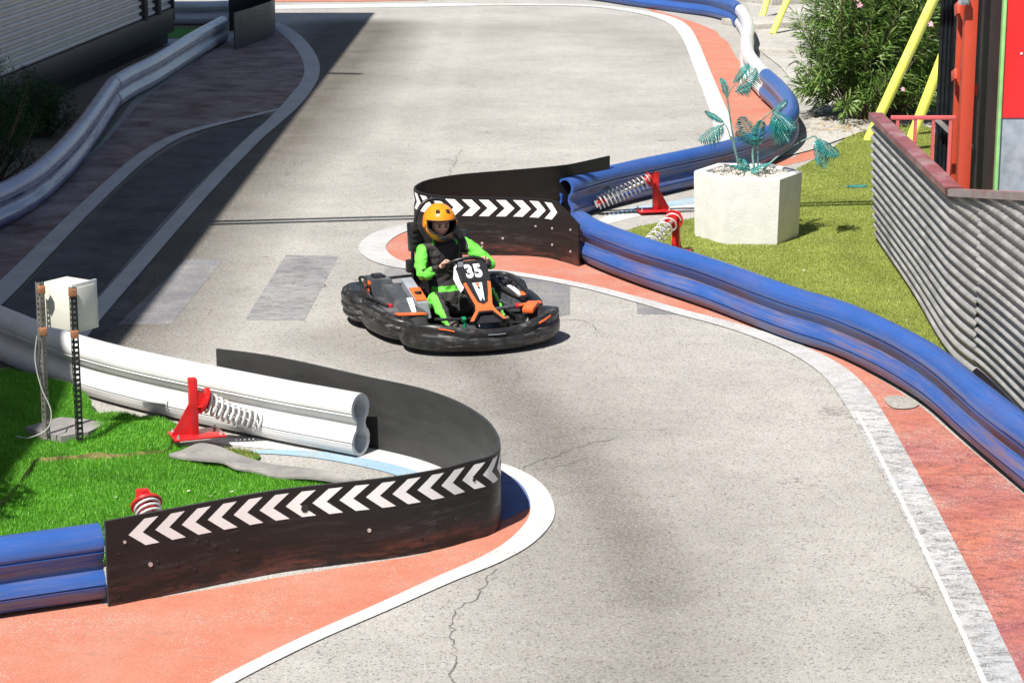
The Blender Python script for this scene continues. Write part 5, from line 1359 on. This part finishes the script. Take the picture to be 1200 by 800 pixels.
nodes = [(V(0, -.22, .17), (.15, .115)), (V(.01, -.27, .32), (.135, .10)), (V(.02, -.27, .46), (.155, .105)), (V(.03, -.25, .60), (.15, .095)), (V(.045, -.225, .70), .06), (V(.06, -.20, .78), .062), (V(.07, -.19, .88), .088),
         (shR, .068), (elR.lerp(shR, .5) + V(.015, 0, 0), .058), (elR, .052), (elR.lerp(wrR, .5), .044), (wrR, .030),
         (shL, .068), (elL.lerp(shL, .5) + V(-.015, 0, 0), .058), (elL, .052), (elL.lerp(wrL, .5), .044), (wrL, .030),
         (V(.11, -.12, .165), .088), (V(.19, .04, .255), .078), (V(.235, .18, .315), .066), (V(.235, .32, .25), .055), (V(.225, .46, .165), .044), (V(.22, .54, .12), .040),
         (V(-.11, -.12, .165), .088), (V(-.18, .04, .27), .078), (V(-.22, .16, .335), .066), (V(-.235, .30, .27), .055), (V(-.24, .43, .185), .044), (V(-.24, .49, .14), .040)]
edges = [(0, 1), (1, 2), (2, 3), (3, 4), (4, 5), (5, 6), (3, 7), (7, 8), (8, 9), (9, 10), (10, 11), (3, 12), (12, 13), (13, 14), (14, 15), (15, 16),
         (0, 17), (17, 18), (18, 19), (19, 20), (20, 21), (21, 22), (0, 23), (23, 24), (24, 25), (25, 26), (26, 27), (27, 28)]
bm_ = skin_mesh(nodes, edges, 0, 4)
bmx = bmesh.new(); bmx.from_mesh(bm_)
for f in bmx.faces: f.material_index = 0
# hands: palm and five separately bent digits closed on the rim
def hand(wr, grip, sd):
    tang = (sx_ * -math.sin(0) + sy_ * 1).normalized()               # rim tangent at the side of the wheel
    d = (grip - wr).normalized(); acr = tang - d * tang.dot(d); acr.normalize(); nrm_ = d.cross(acr) 
    if nrm_.dot(swn) < 0: nrm_ = -nrm_
    out = []
    pal = [(wr, .024), (wr + d * .035, (.030, .022)), (wr + d * .062 + nrm_ * .006, (.034, .020))]
    out.append(skin_mesh([(p, r_) for p, r_ in pal], [(0, 1), (1, 2)], 0))
    base_ = wr + d * .06 + nrm_ * .012
    for k, (o_, l_) in enumerate(((.027, .92), (.009, 1.), (-.009, .95), (-.026, .78))):
        p0 = base_ + acr * o_ - d * .012; p1 = p0 + (d * .030 + nrm_ * .014) * l_; p2 = p1 + (d * .022 - nrm_ * .010) * l_; p3 = p2 + (-nrm_ * .022 - d * .004) * l_; p4 = p3 + (-d * .016 - nrm_ * .006) * l_
        out.append(skin_mesh([(p0, .0092), (p1, .0090), (p2, .0085), (p3, .0080), (p4, .0068)], [(0, 1), (1, 2), (2, 3), (3, 4)], 0, 1))
    t0 = wr + d * .03 + acr * .024; t1 = t0 + acr * .020 + d * .016 + nrm_ * .004; t2 = t1 + d * .024 + acr * .004 - nrm_ * .004; t3 = t2 + d * .018 - acr * .006 - nrm_ * .010
    out.append(skin_mesh([(t0, .013), (t1, .0115), (t2, .0100), (t3, .0078)], [(0, 1), (1, 2), (2, 3)], 0, 1))
    return out
def gripat(ang): return swc + sx_ * math.cos(ang) * .170 + sy_ * math.sin(ang) * .13
for wr, sd, ga in ((wrR, 1, R(8)), (wrL, -1, R(172))):
    for hm in hand(wr, gripat(ga) + swn * .012, sd):
        n0 = len(bmx.faces); bmx.from_mesh(hm); bmx.faces.ensure_lookup_table()
        for f in bmx.faces[n0:]: f.material_index = 2
# face: a shaped head volume with brow, nose, lips, eyes, ears
hc = V(.072, -.165, .865); yaw = Matrix.Rotation(R(-4), 3, 'Z') @ Matrix.Rotation(R(-6), 3, 'X')
hb = bmesh.new(); bmesh.ops.create_uvsphere(hb, u_segments=40, v_segments=30, radius=1)
def gss(a, b, s_): return math.exp(-((a / s_) ** 2 + (b / s_) ** 2))
for v in hb.verts:
    x, y, z = v.co; p = V(x * .074, y * .092, z * .108)
    if z < 0: p.x *= 1 - .28 * z * z; p.y *= 1 - .10 * z * z
    if y > 0:
        fx_, fz_ = p.x, p.z
        p.y += .016 * math.exp(-(fx_ / .011) ** 2 - ((fz_ + .016) / .020) ** 2) + .008 * math.exp(-(fx_ / .009) ** 2 - ((fz_ - .004) / .020) ** 2)
        p.y -= .010 * (gss(fx_ - .030, fz_ - .006, .015) + gss(fx_ + .030, fz_ - .006, .015))
        p.y += .004 * math.exp(-(fx_ / .035) ** 2 - ((fz_ - .026) / .008) ** 2)
        p.y += .006 * math.exp(-(fx_ / .018) ** 2 - ((fz_ + .045) / .006) ** 2) + .006 * math.exp(-(fx_ / .016) ** 2 - ((fz_ + .055) / .006) ** 2) - .005 * math.exp(-(fx_ / .02) ** 2 - ((fz_ + .050) / .0025) ** 2)
        p.y += .008 * math.exp(-(fx_ / .02) ** 2 - ((fz_ + .080) / .014) ** 2)
    v.co = hc + yaw @ p
for f in hb.faces: f.material_index = 2; f.smooth = True
tm = bpy.data.meshes.new('t'); hb.to_mesh(tm); hb.free()
n0 = len(bmx.faces); bmx.from_mesh(tm); bmx.faces.ensure_lookup_table()
for f in bmx.faces[n0:]: f.material_index = 2
# clothing regions on the continuous body
for f in bmx.faces:
    if f.material_index == 2: continue
    p = f.calc_center_median()
    dR = min((p - (shR.lerp(elR, t_))).length for t_ in (0, .25, .5, .75, 1)); dR2 = min((p - elR.lerp(wrR, t_)).length for t_ in (0, .35, .7, 1))
    dL = min((p - (shL.lerp(elL, t_))).length for t_ in (0, .25, .5, .75, 1)); dL2 = min((p - elL.lerp(wrL, t_)).length for t_ in (0, .35, .7, 1))
    if min(dR, dR2) < .085 and p.x > .13 or min(dL, dL2) < .085 and p.x < -.09:
        wrd = min((p - wrR).length, (p - wrL).length)
        inner_ = abs(p.x - .02) < .185 and p.z > .5 and p.y < -.10
        under = (p.z < .53 and abs(p.x - .02) < .27 and p.y < .02)
        f.material_index = 1 if wrd < .062 else (1 if (inner_ and p.y > -.26) or under else 0)
        continue
    if p.z > .40 and p.y < .05:
        f.material_index = 0 if (p.z > .69 and .09 < abs(p.x - .02) < .2) else 1; continue
    if p.z > .74: f.material_index = 1; continue
    if p.y > -.06 or p.z < .26:
        cx_ = .215 if p.x > 0 else -.215
        outer = (p.x - cx_) * (1 if p.x > 0 else -1)
        f.material_index = 0 if (outer > .030 and p.y > -.02) else 1; continue
    f.material_index = 0 if .29 < p.z < .335 and p.y > -.22 else 1
bmf = bpy.data.meshes.new('body'); bmx.to_mesh(bmf); bmx.free()
for m in (M['suit_g'], M['suit_k'], M['skin']): bmf.materials.append(m)
bmf.polygons.foreach_set('use_smooth', [True] * len(bmf.polygons))
# cloth folds: small displacement along normals on the suit
body = bpy.data.objects.new('body', bmf); col.objects.link(body); body.parent = dv
nrms = [v.normal.copy() for v in bmf.vertices]; skinv = set()
for p in bmf.polygons:
    if p.material_index == 2: skinv.update(p.vertices)
for i_, v in enumerate(bmf.vertices):
    if i_ in skinv: continue
    c = v.co; v.co = c + nrms[i_] * (.0045 * math.sin(c.x * 62 + c.z * 48) * math.sin(c.y * 44 + c.z * 38) + .011 * mnoise.noise(Vector((c.x * 11, c.y * 11, c.z * 24))) + .006 * mnoise.noise(c * 38))
b = MB()
for e in (-1, 1):
    b.disc(hc + yaw @ V(e * .029, .0835, .006), yaw @ V(0, 1, 0), .0105, .006, 14)
    b.bar(hc + yaw @ V(e * .014, .0915, .026), hc + yaw @ V(e * .046, .082, .029), .006, .007)
b.build('eyes', M['eye'], body, 40)
for (x, y, sd) in ((.22, .57, 1), (-.24, .52, -1)):
    bm = bmesh.new(); bmesh.ops.create_uvsphere(bm, u_segments=20, v_segments=14, radius=1)
    for v in bm.verts:
        q_ = v.co.copy(); v.co = V(q_.x * .042 * (1 + .15 * q_.y), q_.y * .085, max(-.75, q_.z) * .045 * (1 - .25 * q_.y)) + V(0, 0, .02)
        v.co = Matrix.Rotation(R(38), 3, 'X') @ v.co + V(x, y, .14)
    me = bpy.data.meshes.new('shoe'); bm.to_mesh(me); bm.free(); me.materials.append(M['shoe']); me.polygons.foreach_set('use_smooth', [True] * len(me.polygons))
    o = bpy.data.objects.new('shoe', me); col.objects.link(o); o.parent = dv
# collar
b = MB(); b.tube(cr([V(.05 + .062 * math.cos(a), -.215 + .062 * math.sin(a), .725) for a in [k * math.pi / 5 for k in range(10)]], 3, True), .017, 8); b.build('collar', M['suit_k'], dv, 60)
# helmet: deformed sphere with a real face opening
HM = V(.072, -.185, .885); hq = Matrix.Rotation(R(-4), 3, 'Z') @ Matrix.Rotation(R(-5), 3, 'X')
bm = bmesh.new(); bmesh.ops.create_uvsphere(bm, u_segments=96, v_segments=72, radius=1)
def hshape(q_, off_=0.):
    x, y, z = q_
    p = V(x * (.139 + off_), y * (.165 + off_), z * (.160 + off_))
    if z < 0:
        p.x *= 1 - .13 * z * z; p.y = p.y * (1 - .10 * z * z)
        if y > 0: p.y += .026 * math.exp(-((z + .62) / .28) ** 2) * max(0, y) * math.exp(-(x / .55) ** 2); 
    p.z -= .012 * max(0, y) * (z < 0)
    return p
def inopen(q_):
    if q_.y < .10: return False
    th = math.atan2(q_.x, q_.y); zt = .30 - .05 * th * th; zb = -.50 + .42 * abs(th / 1.15) ** 1.6
    return abs(th) < 1.16 and zb < q_.z < zt
dele = [f for f in bm.faces if inopen(f.calc_center_median()) or f.calc_center_median().z < -.90]
bmesh.ops.delete(bm, geom=dele, context='FACES')
for v in bm.verts: v.co = HM + hq @ hshape(v.co)
me = bpy.data.meshes.new('helmet'); bm.to_mesh(me); bm.free(); me.materials.append(M['helmet']); me.materials.append(M['lining'])
me.polygons.foreach_set('use_smooth', [True] * len(me.polygons))
tmp = bpy.data.objects.new('helmet', me); col.objects.link(tmp); md = tmp.modifiers.new('s', 'SOLIDIFY'); md.thickness = .014; md.offset = -1; md.material_offset = 1; md.material_offset_rim = 1
dg = bpy.context.evaluated_depsgraph_get(); dg.update(); me2 = bpy.data.meshes.new_from_object(tmp.evaluated_get(dg)); bpy.data.objects.remove(tmp); me2.name = 'helmet'
hel = bpy.data.objects.new('helmet', me2); col.objects.link(hel); hel.parent = dv
def hp(th, z, off_=0.): 
    r_ = math.sqrt(max(0, 1 - z * z)); return HM + hq @ hshape(V(math.sin(th) * r_, math.cos(th) * r_, z), off_)
# opening trim, top vents, chin vent, visor
rim_ = []
for k in range(25): th = -1.15 + 2.3 * k / 24; rim_.append(hp(th, .30 - .05 * th * th, .001))
for k in range(1, 24): th = 1.15 - 2.3 * k / 24; rim_.append(hp(th, -.50 + .42 * abs(th / 1.15) ** 1.6, .001))
b = MB(); b.tube(rim_ + [rim_[0]], .0062, 8, caps=False); b.build('opening_trim', M['lining'], hel, 60)
b = MB(); vs = []
for r_ in range(7):
    for k in range(25):
        th = -1.22 + 2.44 * k / 24; z = .245 + (.345 - .245) * r_ / 6 - .05 * th * th
        vs.append(hp(th, z, .008 if r_ not in (0, 6) else .003))
b.add(vs, [(r_ * 25 + k, r_ * 25 + k + 1, (r_ + 1) * 25 + k + 1, (r_ + 1) * 25 + k) for r_ in range(6) for k in range(24)]); b.build('visor_edge', M['visor'], hel, 60)
for th in (-.42, .42):
    b = MB(); p0, p1 = hp(th, .64, .0), hp(th * 1.25, .80, .0); n_ = (p0.lerp(p1, .5) - HM).normalized()
    b.bar(p0, p1, .034, .014, up=n_, bev=.005); b.build('vent', M['lining'], hel, 40)
b = MB(); vs = []
for r_ in range(6):
    for k in range(13):
        th = -.42 + .84 * k / 12; zt_ = -.47; zb_ = -.60 - .14 * math.cos(th / .42 * 1.5); z = zt_ + (zb_ - zt_) * r_ / 5
        vs.append(hp(th, z, .009 if 0 < r_ < 5 and 0 < k < 12 else .0))
b.add(vs, [(r_ * 13 + k, r_ * 13 + k + 1, (r_ + 1) * 13 + k + 1, (r_ + 1) * 13 + k) for r_ in range(5) for k in range(12)]); b.build('chin_vent', M['kgrey'], hel, 60)
for e in (-1, 1):
    b = MB(); p = hp(e * 1.36, -.02, .004); b.disc(p, p - HM, .022, .012, 18); b.build('visor_pivot', M['helmet'], hel, 40)
# straps over the shoulders
b = MB(); b.tube(cr([V(-.085, -.40, .84), V(-.10, -.33, .76), V(-.105, -.22, .735), V(-.09, -.14, .66), V(-.07, -.12, .5)], 6), .010, 6); b.build('strap', M['kblack'], dv, 50)
